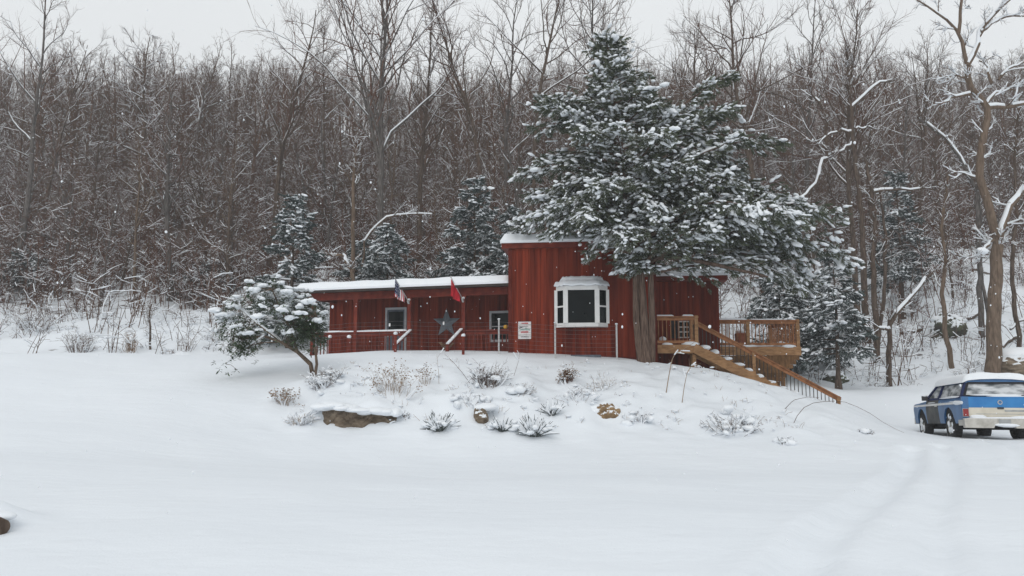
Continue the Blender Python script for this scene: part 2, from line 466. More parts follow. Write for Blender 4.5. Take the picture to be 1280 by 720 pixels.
def ground_z(x, y, detail=True):
    x = np.asarray(x, float); y = np.asarray(y, float)
    xf, yf = x.ravel(), y.ravel()
    z = np.full(xf.shape, _w[len(C)])
    z = z + xf * _w[len(C) + 1] + yf * _w[len(C) + 2]
    near = (yf < 66) & (np.abs(xf) < 75) & (yf > -50)
    zz = z[near]
    for i in range(len(C)):
        zz = zz + _w[i] * _phi((xf[near] - C[i, 0]) ** 2 + (yf[near] - C[i, 1]) ** 2)
    out = np.where(yf > 40, hill(xf, yf), -1.8 + np.clip(yf, 0, 44) * 0.1)
    b = sstep(50, 64, yf[near])
    e = sstep(55, 75, np.abs(xf[near])) + sstep(-35, -50, yf[near])
    k = np.clip(b + e, 0, 1)
    out[near] = zz * (1 - k) + out[near] * k
    if detail:
        out = out + wav(xf, yf, 5.5, 0.035, 5) + wav(xf, yf, 1.9, 0.010, 10)
        bank = np.exp(-((yf - 21.4) / 2.2) ** 2) * sstep(-7.5, -5, xf) * (1 - sstep(7, 10, xf))
        out = out + bank * (wav(xf, yf, 1.9, 0.10, 15) + wav(xf, yf, 0.8, 0.045, 20))
        for (mx, my, ax, ay, hh) in MOUNDS:
            out = out + hh * np.exp(-((xf - mx) / ax) ** 2 - ((yf - my) / ay) ** 2)
        lx = np.exp(-((xf + 3.92) / 1.12) ** 6)
        out = out + lx * (0.26 * sstep(19.72, 19.95, yf) * (1 - sstep(20.2, 22.2, yf)) - 0.05 * sstep(18.2, 19.5, yf) * (1 - sstep(19.72, 19.95, yf)))
        rough = sstep(31, 40, yf)
        out = out + rough * (wav(xf, yf, 3.4, 0.12, 25) + wav(xf, yf, 1.3, 0.05, 30))
        for pts, w, dep in TRACKS:
            d = dist_poly(xf, yf, pts)
            wob = 1 + 0.2 * np.sin(yf * 3.1 + xf * 2.3)
            out = out - dep * np.exp(-(d / w) ** 4) * wob + dep * 0.45 * np.exp(-((d - w * 1.6) / (w * 0.5)) ** 2)
    return (out + EYE).reshape(x.shape)


def gz(x, y): return float(ground_z(np.array([x]), np.array([y]))[0])


def hit(px, py, y0=5.0, y1=120.0):
    """where the ray through a photo pixel meets the snow"""
    ys = np.arange(y0, y1, 0.1)
    pts = np.array([P(px, py, Y) for Y in (10.0, 20.0)])
    sl = (pts[1] - pts[0]) / 10.0
    xs = pts[0, 0] + sl[0] * (ys - 10); zs = pts[0, 2] + sl[2] * (ys - 10)
    g = ground_z(xs, ys)
    k = np.argmax(g >= zs)
    return np.array((xs[k], ys[k], g[k]))


def axis(dense0, dense1, step, lo, hi, grow=1.12):
    a = list(np.arange(dense0, dense1 + 1e-6, step))
    s = step
    while a[-1] < hi: s = min(s * grow, 8); a.append(a[-1] + s)
    s = step
    while a[0] > lo: s = min(s * grow, 8); a.insert(0, a[0] - s)
    return np.array(a)


gx = axis(-17, 21, 0.13, -215, 215)
gy = axis(5.0, 36.0, 0.13, -60, 320, 1.08)
GX, GY = np.meshgrid(gx, gy)
GZ = ground_z(GX, GY)
mb = MB()
nx, ny = len(gx), len(gy)
ii = (np.arange(ny - 1)[:, None] * nx + np.arange(nx - 1)[None]).ravel()
mb.add(np.stack([GX, GY, GZ], -1).reshape(-1, 3), np.stack([ii, ii + 1, ii + nx + 1, ii + nx], 1), 0, True)


def ground_material():
    m = bpy.data.materials.new('snow_ground')
    m.use_nodes = True
    nt = m.node_tree
    b = nt.nodes['Principled BSDF']
    b.inputs['Roughness'].default_value = 0.7
    b.inputs['Specular IOR Level'].default_value = 0.25
    tc = nt.nodes.new('ShaderNodeTexCoord')
    sp = nt.nodes.new('ShaderNodeSeparateXYZ')
    nt.links.new(tc.outputs['Object'], sp.inputs['Vector'])

    def noise(scale, det, vec=None):
        n = nt.nodes.new('ShaderNodeTexNoise')
        n.inputs['Scale'].default_value = scale; n.inputs['Detail'].default_value = det
        nt.links.new(vec or tc.outputs['Object'], n.inputs['Vector'])
        return n
    # leaf litter shows through the snow inside the wood
    yy = nt.nodes.new('ShaderNodeMath'); yy.operation = 'MULTIPLY_ADD'     # the right slope stays whiter
    yy.inputs[1].default_value = -0.22
    xr = nt.nodes.new('ShaderNodeMapRange'); xr.inputs['From Min'].default_value = 8; xr.inputs['From Max'].default_value = 30
    xr.inputs['To Max'].default_value = 40
    nt.links.new(sp.outputs['X'], xr.inputs['Value'])
    nt.links.new(xr.outputs['Result'], yy.inputs[0]); nt.links.new(sp.outputs['Y'], yy.inputs[2])
    fr = nt.nodes.new('ShaderNodeMapRange')
    fr.inputs['From Min'].default_value = 42; fr.inputs['From Max'].default_value = 62
    fr.inputs['To Min'].default_value = 0.0; fr.inputs['To Max'].default_value = 0.36
    nt.links.new(yy.outputs[0], fr.inputs['Value'])
    mp = nt.nodes.new('ShaderNodeMapping'); mp.inputs['Scale'].default_value = (0.8, 1.0, 2.2)
    nt.links.new(tc.outputs['Object'], mp.inputs['Vector'])
    n1 = noise(0.9, 8, mp.outputs['Vector'])
    sm = nt.nodes.new('ShaderNodeMath'); sm.operation = 'ADD'
    nt.links.new(n1.outputs['Fac'], sm.inputs[0]); nt.links.new(fr.outputs['Result'], sm.inputs[1])
    th = nt.nodes.new('ShaderNodeMapRange')
    th.inputs['From Min'].default_value = 0.66; th.inputs['From Max'].default_value = 0.72
    nt.links.new(sm.outputs[0], th.inputs['Value'])
    # never on the open field
    fld = nt.nodes.new('ShaderNodeMapRange'); fld.inputs['From Min'].default_value = 33; fld.inputs['From Max'].default_value = 38
    nt.links.new(sp.outputs['Y'], fld.inputs['Value'])
    ml = nt.nodes.new('ShaderNodeMath'); ml.operation = 'MULTIPLY'
    nt.links.new(th.outputs['Result'], ml.inputs[0]); nt.links.new(fld.outputs['Result'], ml.inputs[1])
    n2 = noise(6, 4)
    lit = nt.nodes.new('ShaderNodeValToRGB')
    lit.color_ramp.elements[0].color = (0.045, 0.034, 0.028, 1); lit.color_ramp.elements[1].color = (0.13, 0.10, 0.085, 1)
    nt.links.new(n2.outputs['Fac'], lit.inputs['Fac'])
    sn = nt.nodes.new('ShaderNodeValToRGB')
    n3 = noise(0.25, 3)
    sn.color_ramp.elements[0].color = (0.75, 0.795, 0.845, 1); sn.color_ramp.elements[1].color = (0.79, 0.83, 0.87, 1)
    nt.links.new(n3.outputs['Fac'], sn.inputs['Fac'])
    mx = nt.nodes.new('ShaderNodeMixRGB')
    nt.links.new(ml.outputs[0], mx.inputs['Fac'])
    nt.links.new(sn.outputs['Color'], mx.inputs['Color1']); nt.links.new(lit.outputs['Color'], mx.inputs['Color2'])
    nt.links.new(mx.outputs['Color'], b.inputs['Base Color'])
    mp2 = nt.nodes.new('ShaderNodeMapping'); mp2.inputs['Scale'].default_value = (0.7, 1.6, 1)
    nt.links.new(tc.outputs['Object'], mp2.inputs['Vector'])
    n4 = noise(2.2, 7, mp2.outputs['Vector'])
    bp = nt.nodes.new('ShaderNodeBump'); bp.inputs['Strength'].default_value = 0.35; bp.inputs['Distance'].default_value = 0.08
    nt.links.new(n4.outputs['Fac'], bp.inputs['Height'])
    n5 = noise(45, 4)
    b2 = nt.nodes.new('ShaderNodeBump'); b2.inputs['Strength'].default_value = 0.22; b2.inputs['Distance'].default_value = 0.02
    nt.links.new(n5.outputs['Fac'], b2.inputs['Height']); nt.links.new(bp.outputs['Normal'], b2.inputs['Normal']); nt.links.new(b2.outputs['Normal'], b.inputs['Normal'])
    return m


ground = mb.build('ground', ground_material())
tag(ground, 'smooth white snow over the yard, bank and wooded hillside', 'ground', kind='structure')


# ------------------------------------------------------------------ the red cabin
def E(z): return z + EYE       # heights below are given relative to the eye


cabin = empty('red_cabin', (0, 26.5, E(0.4)), 'long low red board cabin with a snow covered roof and front porch', 'house')
CO = (0, 26.5, E(0.4))
UP = np.array((0, 0, 1.0))


def board_wall(m, o, u, n, length, z0, z1, bw=0.2, mat=0, seed=0, gap=0.008, th=0.025):
    """vertical boards, each its own thickness, over a backing slab"""
    r = random.Random(seed)
    o, u, n = np.asarray(o, float), np.asarray(u, float), np.asarray(n, float)
    m.obox(o + UP * z0 - n * 0.12, u * length, n * 0.105, UP * (z1 - z0), mat)
    s = 0.0
    while s < length - 1e-3:
        w = min(bw, length - s)
        m.obox(o + u * (s + gap / 2) + UP * z0 - n * 0.016, u * (w - gap), n * (th + 0.016 + r.uniform(-.006, .006)), UP * (z1 - z0), mat)
        s += bw


def lumpy_sheet(m, o, u, v, lu, lv, th, mat=0, nu=30, nv=14, droop=0.0, amp=0.03, k=0):
    """a pillow of snow lying on the parallelogram o + u*lu + v*lv, rounded at its rim"""
    o, u, v = [np.asarray(q, float) for q in (o, u, v)]
    a = np.linspace(0, 1, nu + 1); b = np.linspace(0, 1, nv + 1)
    A, B = np.meshgrid(a * lu, b * lv)
    rim = np.minimum(np.minimum(A, lu - A), np.minimum(B, lv - B))
    rr = min(0.16, 0.45 * min(lu, lv))
    h = th * np.sqrt(np.clip(1 - (1 - np.clip(rim / rr, 0, 1)) ** 2, 0, 1)) * 0.75 + 0.25 * th
    pts = o + u * A[..., None] + v * B[..., None]
    h = h + wav(pts[..., 0], pts[..., 1], 1.7, amp, k) * np.clip(rim / rr, 0, 1)
    if droop: pts = pts - UP * (droop * np.clip(1 - B / 0.25, 0, 1))[..., None]
    T = pts + UP * h[..., None]
    n1 = nu + 1
    ii = (np.arange(nv)[:, None] * n1 + np.arange(nu)[None]).ravel()
    Fc = np.stack([ii, ii + 1, ii + n1 + 1, ii + n1], 1)
    m.add(T.reshape(-1, 3), Fc, mat, True)
    ring = list(range(n1)) + [j * n1 + nu for j in range(1, nv + 1)] + [nv * n1 + i for i in range(nu - 1, -1, -1)] + [j * n1 for j in range(nv - 1, 0, -1)]
    tr = T.reshape(-1, 3)[ring]; br = pts.reshape(-1, 3)[ring]
    L = len(ring)
    m.add(np.concatenate([tr, br]), [(i, i + L, (i + 1) % L + L, (i + 1) % L) for i in range(L)], mat, True)
    m.add(br, [tuple(range(L))[::-1]], mat)


# --- main block
A = np.array((-0.06, 25.6, 0.0)); B = np.array((4.55, 25.0, 0.0))
LM = np.linalg.norm(B - A)
U = (B - A) / LM
N = np.array((U[1], -U[0], 0.0))          # towards the camera
W = -N                                     # into the house
mtop, mbase = E(4.15), E(-0.1)
w = MB()
board_wall(w, A, U, N, LM, mbase, mtop, 0.2, 0, 1)
board_wall(w, A + W * 6.2, -W, -U, 6.2, mbase, mtop, 0.2, 0, 2)
board_wall(w, B, W, U, 6.2, mbase, mtop, 0.2, 0, 3)
board_wall(w, B + W * 6.2, -U, W, LM, mbase, mtop, 0.2, 0, 4)
w.build('main_wall', M['siding'], cabin, CO)
w = MB()
for p, q in ((A + N * .03, A + N * .03), (B + N * .03, B + N * .03)):
    w.bar(p + UP * mbase, p + UP * (mtop - .02), 0.11, 0.05, 0, up=N)
w.bar(A + N * .035 + UP * (mbase + .62), B + N * .035 + UP * (mbase + .62), 0.02, 0.16, 0)
w.build('corner_board', M['dark_red'], cabin, CO)
ov = 0.27
w = MB()
c0 = A - U * ov + N * .14
w.obox(c0 + UP * mtop, U * (LM + 2 * ov), W * (6.2 + 2 * ov), UP * 0.17, 0)
mr = w.build('main_roof', M['trim_red'], cabin, CO)
w = MB()
lumpy_sheet(w, c0 - U * .04 + N * .05 + UP * (mtop + .172), U, W, LM + 2 * ov + .08, 6.9, 0.33, 0, 44, 30, 0.0, 0.03, 5)
w.build('roof_snow', M['snow'], mr)
mr.children[0].location = -Vector(CO)

# --- wing, set back to the right
WA = B + W * 2.0 - U * 0.0
LW = 2.22
WBc = WA + U * LW
wtop, wbase = E(3.22), E(-1.4)
w = MB()
board_wall(w, WA, U, N, LW, wbase, wtop, 0.2, 0, 5)
board_wall(w, WBc, W, U, 4.4, wbase, wtop, 0.2, 0, 6)
board_wall(w, WBc + W * 4.4, -U, W, LW, wbase, wtop, 0.2, 0, 7)
w.build('wing_wall', M['siding'], cabin, CO)
w = MB()
w.obox(WA + N * .3 + UP * wtop, U * (LW + .3), W * 5.0, UP * 0.16, 0)
wr = w.build('wing_roof', M['trim_red'], cabin, CO)
w = MB()
lumpy_sheet(w, WA + N * .34 + UP * (wtop + .162), U, W, LW + .34, 5.0, 0.28, 0, 24, 24, 0, .03, 9)
o = w.build('roof_snow', M['snow'], wr); o.location = -Vector(CO)


def window_unit(name, c, u, n, wd, ht, parent, origin, fm, bars=(0, 1), fw=0.07, glass='glass', proud=0.05):
    """a framed sash centred at c on a wall of direction u, normal n"""
    m = MB()
    c = np.asarray(c, float)
    h, k = wd / 2, ht / 2
    for s in (-1, 1):
        m.obox(c + u * (s * h - (fw if s > 0 else 0)) - UP * k + n * .0, u * fw, n * proud, UP * ht, 0)
        m.obox(c - u * (h - fw) + UP * (s * k - (fw if s > 0 else 0)), u * (wd - 2 * fw), n * (proud - .004), UP * fw, 0)
    nv, nh = bars
    for i in range(nv):
        x = -h + fw + (wd - 2 * fw) * (i + 1) / (nv + 1)
        m.obox(c + u * (x - .014) - UP * (k - fw), u * .028, n * (proud - .012), UP * (ht - 2 * fw), 0)
    for i in range(nh):
        z = -k + fw + (ht - 2 * fw) * (i + 1) / (nh + 1)
        m.obox(c - u * (h - fw) + UP * (z - .02), u * (wd - 2 * fw), n * (proud - .016), UP * .04, 0)
    o = m.build(name, fm, parent, origin)
    g = MB()
    g.obox(c - u * (h - fw) - UP * (k - fw) + n * .003, u * (wd - 2 * fw), n * .02, UP * (ht - 2 * fw), 0)
    p = g.build('pane', M[glass], o, origin)
    return o


def on_plane(px, py, o, n):
    a, b = P(px, py, 10.0), P(px, py, 20.0)
    o, n = np.asarray(o, float), np.asarray(n, float)
    t = np.dot(o - a, n) / np.dot(b - a, n)
    return a + (b - a) * t


c = on_plane(855, 412, WA, N) + N * .028
wu = window_unit('window', c, U, N, 0.40, 0.58, cabin, CO, M['white'], (1, 2), 0.04)
for s in (-1, 1):
    m = MB()
    o0 = c + U * (s * 0.34 - .11) - UP * .30
    m.obox(o0, U * .22, N * .03, UP * .6, 0)
    for i in range(9): m.obox(o0 + U * .03 + UP * (.03 + i * .06) + N * .03, U * .16, N * .008, UP * .035, 0)
    m.build('shutter', M['shutter'], wu, CO)

# --- bay window of the main block
bc = on_plane(727.5, 408, A, N)
sb = float(np.dot(bc - A, U))
bz0, bz1 = E(1.55), E(2.87)
hw, hc, pj = 0.83, 0.50, 0.34
pL, pR = A + U * (sb - hw), A + U * (sb + hw)
qL, qR = A + U * (sb - hc) + N * pj, A + U * (sb + hc) + N * pj
bay = MB()
body = [pL, qL, qR, pR]


def poly_slab(m, pts, z0, z1, mat=0, grow=0.0):
    c = sum(pts) / len(pts)
    ps = [p + (p - c) / np.linalg.norm(p - c) * grow for p in pts]
    k = len(ps)
    V = [p * (1, 1, 0) + UP * z0 for p in ps] + [p * (1, 1, 0) + UP * z1 for p in ps]
    m.add(V, [tuple(range(k))[::-1], tuple(range(k, 2 * k))] + [(i, (i + 1) % k, (i + 1) % k + k, i + k) for i in range(k)], mat)


poly_slab(bay, body, bz0, bz0 + .13, 0, .03)
poly_slab(bay, body, bz1 - .14, bz1, 0, .03)
for p in (qL, qR): bay.bar(p * (1, 1, 0) + UP * (bz0 + .12), p * (1, 1, 0) + UP * (bz1 - .12), .15, .13, 0, up=N)
for p in (pL, pR): bay.bar(p * (1, 1, 0) + N * .03 + UP * (bz0 + .12), p * (1, 1, 0) + N * .03 + UP * (bz1 - .12), .10, .10, 0, up=N)
for p, q in ((pL, qL), (pR, qR)):
    zc = (bz0 + bz1) / 2
    bay.bar(p * (1, 1, 0) + UP * zc, q * (1, 1, 0) + UP * zc, .06, .05, 0)
    d = (q - p) / np.linalg.norm(q - p)
bayo = bay.build('bay_window', M['white'], cabin, CO)
g = MB()
sh = -N * .025
for p, q in ((pL, qL), (qL, qR), (qR, pR)):
    g.bar(p * (1, 1, 0) + sh + UP * ((bz0 + bz1) / 2), q * (1, 1, 0) + sh + UP * ((bz0 + bz1) / 2), .02, bz1 - bz0 - .2, 0)
g.build('pane', M['glass'], bayo, CO)
g = MB()
top = [A + U * (sb - hw + .24), A + U * (sb - .38) + N * .08, A + U * (sb + .38) + N * .08, A + U * (sb + hw - .24)]
bot = [A + U * (sb - hw - .07), A + U * (sb - hc - .05) + N * (pj + .08), A + U * (sb + hc + .05) + N * (pj + .08), A + U * (sb + hw + .07)]
V = [p * (1, 1, 0) + UP * (bz1 + .003) for p in bot] + [p * (1, 1, 0) + UP * (bz1 + .27) for p in top]
g.add(V, [(0, 1, 5, 4), (1, 2, 6, 5), (2, 3, 7, 6), (4, 5, 6, 7), (3, 2, 1, 0)], 0)
bro = g.build('bay_roof', M['grey_frame'], bayo, CO)
# snow pillow on the bay roof (a grid draped over the three faces, thicker below)
g = MB()
nn = 22
rows = []
for j in range(7):
    t = j / 6
    row = []
    for i in range(nn + 1):
        s = i / nn * 3
        k = min(int(s), 2); f = s - k
        pb = bot[k] * (1 - f) + bot[k + 1] * f; pt = top[k] * (1 - f) + top[k + 1] * f
        p = pb * (1 - t) + pt * t
        z = bz1 + .012 + .26 * t + (.09 * math.sin(PI * min(1, .25 + .75 * (1 - abs(2 * t - 1)))) if 0 < t < 1 else .03) + .018 * math.sin(i * 1.9 + j)
        row.append(p * (1, 1, 0) + UP * z + N * (.03 * (1 - t)))
    rows.append(row)
V = np.array(rows).reshape(-1, 3)
g.add(V, [(j * (nn + 1) + i, j * (nn + 1) + i + 1, (j + 1) * (nn + 1) + i + 1, (j + 1) * (nn + 1) + i) for j in range(6) for i in range(nn)], 0, True)
e0 = V[:nn + 1]; 
g.add(np.concatenate([e0, e0 - UP * .045 - N * .02]), [(i, i + nn + 1, i + nn + 2, i + 1) for i in range(nn)], 0, True)
lid = [p * (1, 1, 0) + UP * (bz1 + .33) for p in top]
poly_slab(g, top, bz1 + .20, bz1 + .325, 0, .01)
g.build('bay_snow', M['snow'], bayo, CO)

# --- porch
FO = np.array((0.0, 26.4, 0.0))
V_ = np.array((-0.952, 0.305, 0.0)); V_ /= np.linalg.norm(V_)
BK = np.array((0.305, 0.952, 0.0)); BK /= np.linalg.norm(BK)
PLEN = 7.95
zf, zr, ze = E(0.58), E(1.57), E(3.02)     # floor, rail top, eave
depth = 1.92
WO = FO + BK * depth - V_ * 0.0
wl = PLEN + 0.12
w = MB()
board_wall(w, WO + V_ * wl, -V_, -BK, wl + .25, zf - .6, ze + .1, 0.2, 0, 11)
board_wall(w, WO + V_ * wl + BK * 4.0, -BK, V_, 4.0, zf - .6, ze + .35, 0.2, 0, 12)
w.build('porch_wall', M['siding'], cabin, CO)
m = MB()
m.obox(FO - UP * 0 + UP * (zf - .16), V_ * PLEN, BK * (depth - .03), UP * .16, 0)
m.build('porch_floor', M['soffit'], cabin, CO)
tk = [1.79, 3.84, 5.95, 7.72]
for t in tk:
    p = FO + V_ * t + BK * .16
    m = MB(); m.bar(p + UP * zf, p + UP * (ze - .27), .13, .13, 0, up=BK)
    m.bar(p + UP * (ze - .34), p + UP * (ze - .27), .19, .19, 0, up=BK)
    m.build('porch_post', M['trim_red'], cabin, CO)
m = MB()
m.bar(FO + BK * .16 + UP * (ze - .135), FO + V_ * (PLEN - .05) + BK * .16 + UP * (ze - .135), .14, .27, 0)
m.bar(FO + V_ * (PLEN - .12) + BK * .25 + UP * (ze - .12), FO + V_ * (PLEN - .12) + BK * 1.85 + UP * (ze - .12), .10, .2, 0)
m.build('porch_beam', M['trim_red'], cabin, CO)
slope = 0.075
RV = BK + UP * slope; 
m = MB()
m.obox(FO - BK * .22 + V_ * (-.02) + UP * (ze + .0), V_ * (PLEN + .28), RV * 6.3, UP * .05, 1)
m.obox(FO - BK * .245 + V_ * (-.02) + UP * (ze - .02), V_ * (PLEN + .30), BK * .024, UP * .085, 0)
m.obox(FO - BK * .22 + V_ * (PLEN + .262) + UP * (ze - .02), V_ * .024, RV * 6.3, UP * .085, 0)
m.obox(FO + BK * .3 + UP * (ze - .03), V_ * (PLEN + .2), BK * 1.5, UP * .02, 1)
pr = m.build('porch_roof', [M['dark_trim'], M['soffit']], cabin, CO)
m = MB()
lumpy_sheet(m, FO - BK * .27 + V_ * (PLEN + .33) + UP * (ze + .068), -V_, RV, PLEN + .33, 6.35, 0.30, 0, 70, 30, 0.0, .018, 14)
o = m.build('roof_snow', M['snow'], pr, CO)

# railing: left of the steps and right of them
def porch_rail(t0, t1, snow):
    m = MB()
    a, b = FO + V_ * t0 + BK * .16, FO + V_ * t1 + BK * .16
    m.bar(a + UP * (zr - .02), b + UP * (zr - .02), .14, .045, 0)
    m.bar(a + UP * (zr - .10), b + UP * (zr - .10), .04, .11, 0)
    m.bar(a + UP * (zf + .14), b + UP * (zf + .14), .05, .09, 0)
    k = int(abs(t1 - t0) / .135)
    for i in range(1, k):
        p = a + (b - a) * i / k
        m.bar(p + UP * (zf + .18), p + UP * (zr - .15), .032, .032, 0, up=BK)
    o = m.build('porch_railing', M['trim_red'], cabin, CO)
    if snow:
        s = MB()
        d = (b - a) / np.linalg.norm(b - a)
        n_ = np.cross(UP, d)
        lumpy_sheet(s, a - n_ * .06 + UP * (zr + .004), d, n_, np.linalg.norm(b - a), .12, .06, 0, 40, 4, 0, .012, 18)
        s.build('rail_snow', M['snow'], o, CO)


porch_rail(3.92, 7.66, True)
porch_rail(0.1, 1.72, False)
for t in (1.86, 3.78):          # short sloping rails of the porch steps, topped with snow
    a = FO + V_ * t + BK * .1 + UP * (zr + .0)
    b = a - BK * 0.95 - UP * .55 + V_ * (.12 if t > 3 else .12)
    m = MB(); m.bar(a, b, .12, .045, 0)
    m.bar(b + UP * -.02, b - UP * .75, .10, .10, 0, up=BK)
    o = m.build('step_handrail', M['trim_red'], cabin, CO)
    s = MB(); s.bar(a + UP * .043, b + UP * .043, .11, .04, 0); s.build('rail_snow', M['snow'], o, CO)

# door and window on the porch wall
wn_ = -BK
c = on_plane(495.5, 418, WO, BK) + wn_ * .03
dr = MB()
dw, dh = 0.80, 1.98
zc0 = zf + .02
cc = np.array((c[0], c[1], 0))
for s in (-1, 1): dr.obox(cc - V_ * (s * dw / 2) - V_ * .04 + UP * zc0, V_ * .08, wn_ * .05, UP * dh, 0)
dr.obox(cc - V_ * (dw / 2 - .04) + UP * (zc0 + dh - .08), V_ * (dw - .08), wn_ * .046, UP * .08, 0)
dro = dr.build('porch_door', M['grey_frame'], cabin, CO)
m = MB()
m.obox(cc - V_ * (dw / 2 - .04) + UP * zc0, V_ * (dw - .08), wn_ * .022, UP * (dh - .08), 0)
for zz in (.15, .5): m.obox(cc - V_ * .26 + wn_ * .022 + UP * (zc0 + zz), V_ * .52, wn_ * .012, UP * .25, 0)
m.build('door_leaf', M['slate'], dro, CO)
m = MB()
m.obox(cc - V_ * .3 + wn_ * .024 + UP * (zc0 + 1.0), V_ * .6, wn_ * .012, UP * .82, 0)
m.build('pane', M['glass'], dro, CO)
m = MB(); m.blob(cc + V_ * .31 + wn_ * .06 + UP * (zc0 + .9), (.035, .035, .035), 0, 0, 0, ICO2); m.build('handle', M['galv'], dro, CO)
c = on_plane(628.5, 408, WO, BK) + wn_ * .03
window_unit('window', c, -V_, wn_, 0.98, 1.12, cabin, CO, M['grey_frame'], (0, 1), 0.08)

# wooden steps up to the porch
m = MB()
for i in range(4):
    a = FO + V_ * 1.95 - BK * (.30 * (i + 1)) + UP * (zf - .03 - .17 * (i + 1))
    m.obox(a, V_ * 1.75, BK * .30, UP * .04, 0)
m.build('porch_step', M['trim_red'], cabin, CO)

# ------------------------------------------------------------------ things on and near the porch
# five pointed barn star
sc_ = on_plane(558.5, 404, WO, BK) + wn_ * .04
star = empty('barn_star', sc_, 'large grey metal five pointed star on the dark red porch wall', 'star')
m = MB()
R1, R2, dp = .56, .225, .11
ring = []
for i in range(10):
    a = PI / 2 + i * PI / 5
    r = R1 if i % 2 == 0 else R2
    ring.append(-V_ * math.cos(a) * r + UP * math.sin(a) * r)
V = np.array(ring + [wn_ * dp, wn_ * -.005])
m.add(V, [(10, i, (i + 1) % 10) for i in range(10)] + [(11, (i + 1) % 10, i) for i in range(10)], 0)
m.build('star_face', M['star'], star)

# flags on the porch posts
def flag(name, label, t, tip_px, kind):
    p0 = FO + V_ * t + BK * .07 + UP * (ze - .42)
    tip = P(tip_px[0], tip_px[1], 26.65 + .25 * (t - 1.79) * .0 + (0.6 if t > 3 else 0))
    root = empty(name, p0, label, 'flag')
    m = MB(); m.tube([p0, p0 * .5 + tip * .5, tip], .014, 6, 0); m.blob(tip, (.03, .03, .035), 0, 0, 0, ICO1)
    m.build('flag_pole', M['galv'], root, p0)
    m = MB(); m.bar(p0 + BK * .03 - UP * .05, p0 - BK * .06 + UP * .05, .06, .10, 0); m.blob(p0 + UP * .07, (.06, .05, .05), 1, .1, 3)
    m.build('pole_bracket', [M['galv'], M['snow']], root, p0)
    # cloth: hoist along the pole, fly hanging down in soft folds
    d = p0 - tip; L = np.linalg.norm(d); d /= L
    side = np.cross(d, UP); side /= np.linalg.norm(side)
    nu, nv = 26, 26
    hoist, fly = .68, .62
    G = np.zeros((nu + 1, nv + 1, 3))
    for i in range(nu + 1):
        for j in range(nv + 1):
            u, v = i / nu, j / nv
            q = tip + d * (.03 + hoist * u * (1 - .15 * v))
            q = q - UP * (fly * v * (.62 + .38 * (1 - u))) 
            q = q + side * (.05 * v * math.sin(u * 9.0 + .6) + .025 * math.sin(u * 21 + v * 3) * v) + np.array((1, 0, 0)) * (.10 * v * (u - .35))
            G[i, j] = q
    m = MB()
    W_ = nv + 1
    Fc = []; mats_ = []
    for i in range(nu):
        for j in range(nv):
            u, v = (i + .5) / nu, (j + .5) / nv
            if kind == 'stripes': mi = 0 if (u < .54 and v < .86) else (1 if int(u * 13) % 2 == 0 else 2)
            else: mi = 2 if v < .07 else 1
            Fc.append((i * W_ + j, i * W_ + j + 1, (i + 1) * W_ + j + 1, (i + 1) * W_ + j)); mats_.append(mi)
    m.add(G.reshape(-1, 3), Fc, 0, True); m.m[-1] = np.array(mats_, np.int32)
    if kind == 'stripes':
        r = .018
        for a in range(6):
            for b in range(5):
                i = int((a + .5) / 6 * .54 * nu); j = int((b + .5) / 5 * .86 * nv)
                c = (G[i, j] + G[i + 1, j + 1]) / 2
                nrm = np.cross(G[i + 1, j] - G[i, j], G[i, j + 1] - G[i, j]); nrm /= np.linalg.norm(nrm)
                du = (G[i + 1, j] - G[i, j]); du /= np.linalg.norm(du); dv = np.cross(nrm, du)
                for sgn in (-1, 1):
                    ring = []
                    for k in range(10):
                        ang = k * PI / 5; rr = r if k % 2 == 0 else r * .42
                        ring.append(c + nrm * sgn * .006 + du * math.cos(ang) * rr + dv * math.sin(ang) * rr)
                    m.add(np.array(ring), [tuple(range(10)) if sgn > 0 else tuple(range(10))[::-1]], 2)
    o = m.build('flag_cloth', [M['navy'], M['flag_red'], M['flag_white']], root, p0)
    sol = o.modifiers.new('thickness', 'SOLIDIFY'); sol.thickness = .004


flag('porch_flag', 'stars and stripes flag with navy canton drooping from a porch post', 3.84, (493.5, 347), 'stripes')
flag('porch_flag', 'plain red flag drooping from the porch post beside the star', 1.79, (563.5, 346), 'red')

# notice on the wall
s0 = on_plane(656, 413, A, N) + N * .045
sg = empty('wall_sign', s0, 'white rectangular notice with red lettering on the red wall left of bay window', 'sign')
m = MB(); sw, sh_ = .42, .56
m.obox(s0 - U * sw / 2 - UP * sh_ / 2, U * sw, N * .012, UP * sh_, 0)
m.build('sign_board', M['sign_white'], sg, s0)
m = MB()
r = random.Random(5)


def scribble(z, h, w0, w1, mi, words):
    x = w0
    while x < w1:
        ww = r.uniform(.018, .03)
        m.obox(s0 + U * x + UP * z + N * .0125, U * ww * .75, N * .003, UP * h * r.choice((1, 1, .85)), mi)
        x += ww


scribble(.205, .045, -.10, .10, 0, 2)
m.obox(s0 - U * .2 + UP * .165 + N * .0125, U * .4, N * .003, UP * .012, 1)
m.prism([(-.17, .10), (-.10, .08), (-.05, .105), (.12, .12), (.12, .13), (-.06, .125), (-.17, .125)], s0 + N * .0125, U, UP, N * .003, 1)
m.prism([(-.19, .055), (-.15, .075), (-.12, .06), (-.15, .045)], s0 + N * .0125, U, UP, N * .003, 1)
m.prism([(-.19, .0), (-.1, .05), (.0, .055), (.04, .095), (.10, .055), (.18, .05), (.18, -.005)], s0 + N * .0125, U, UP, N * .003, 2)
scribble(-.085, .06, -.12, .12, 0, 2)
m.obox(s0 - U * .2 - UP * .155 + N * .0125, U * .4, N * .003, UP * .010, 1)
scribble(-.225, .026, -.12, .12, 1, 2)
m.build('sign_print', [M['sign_red'], M['ink'], M['sign_green']], sg, s0)

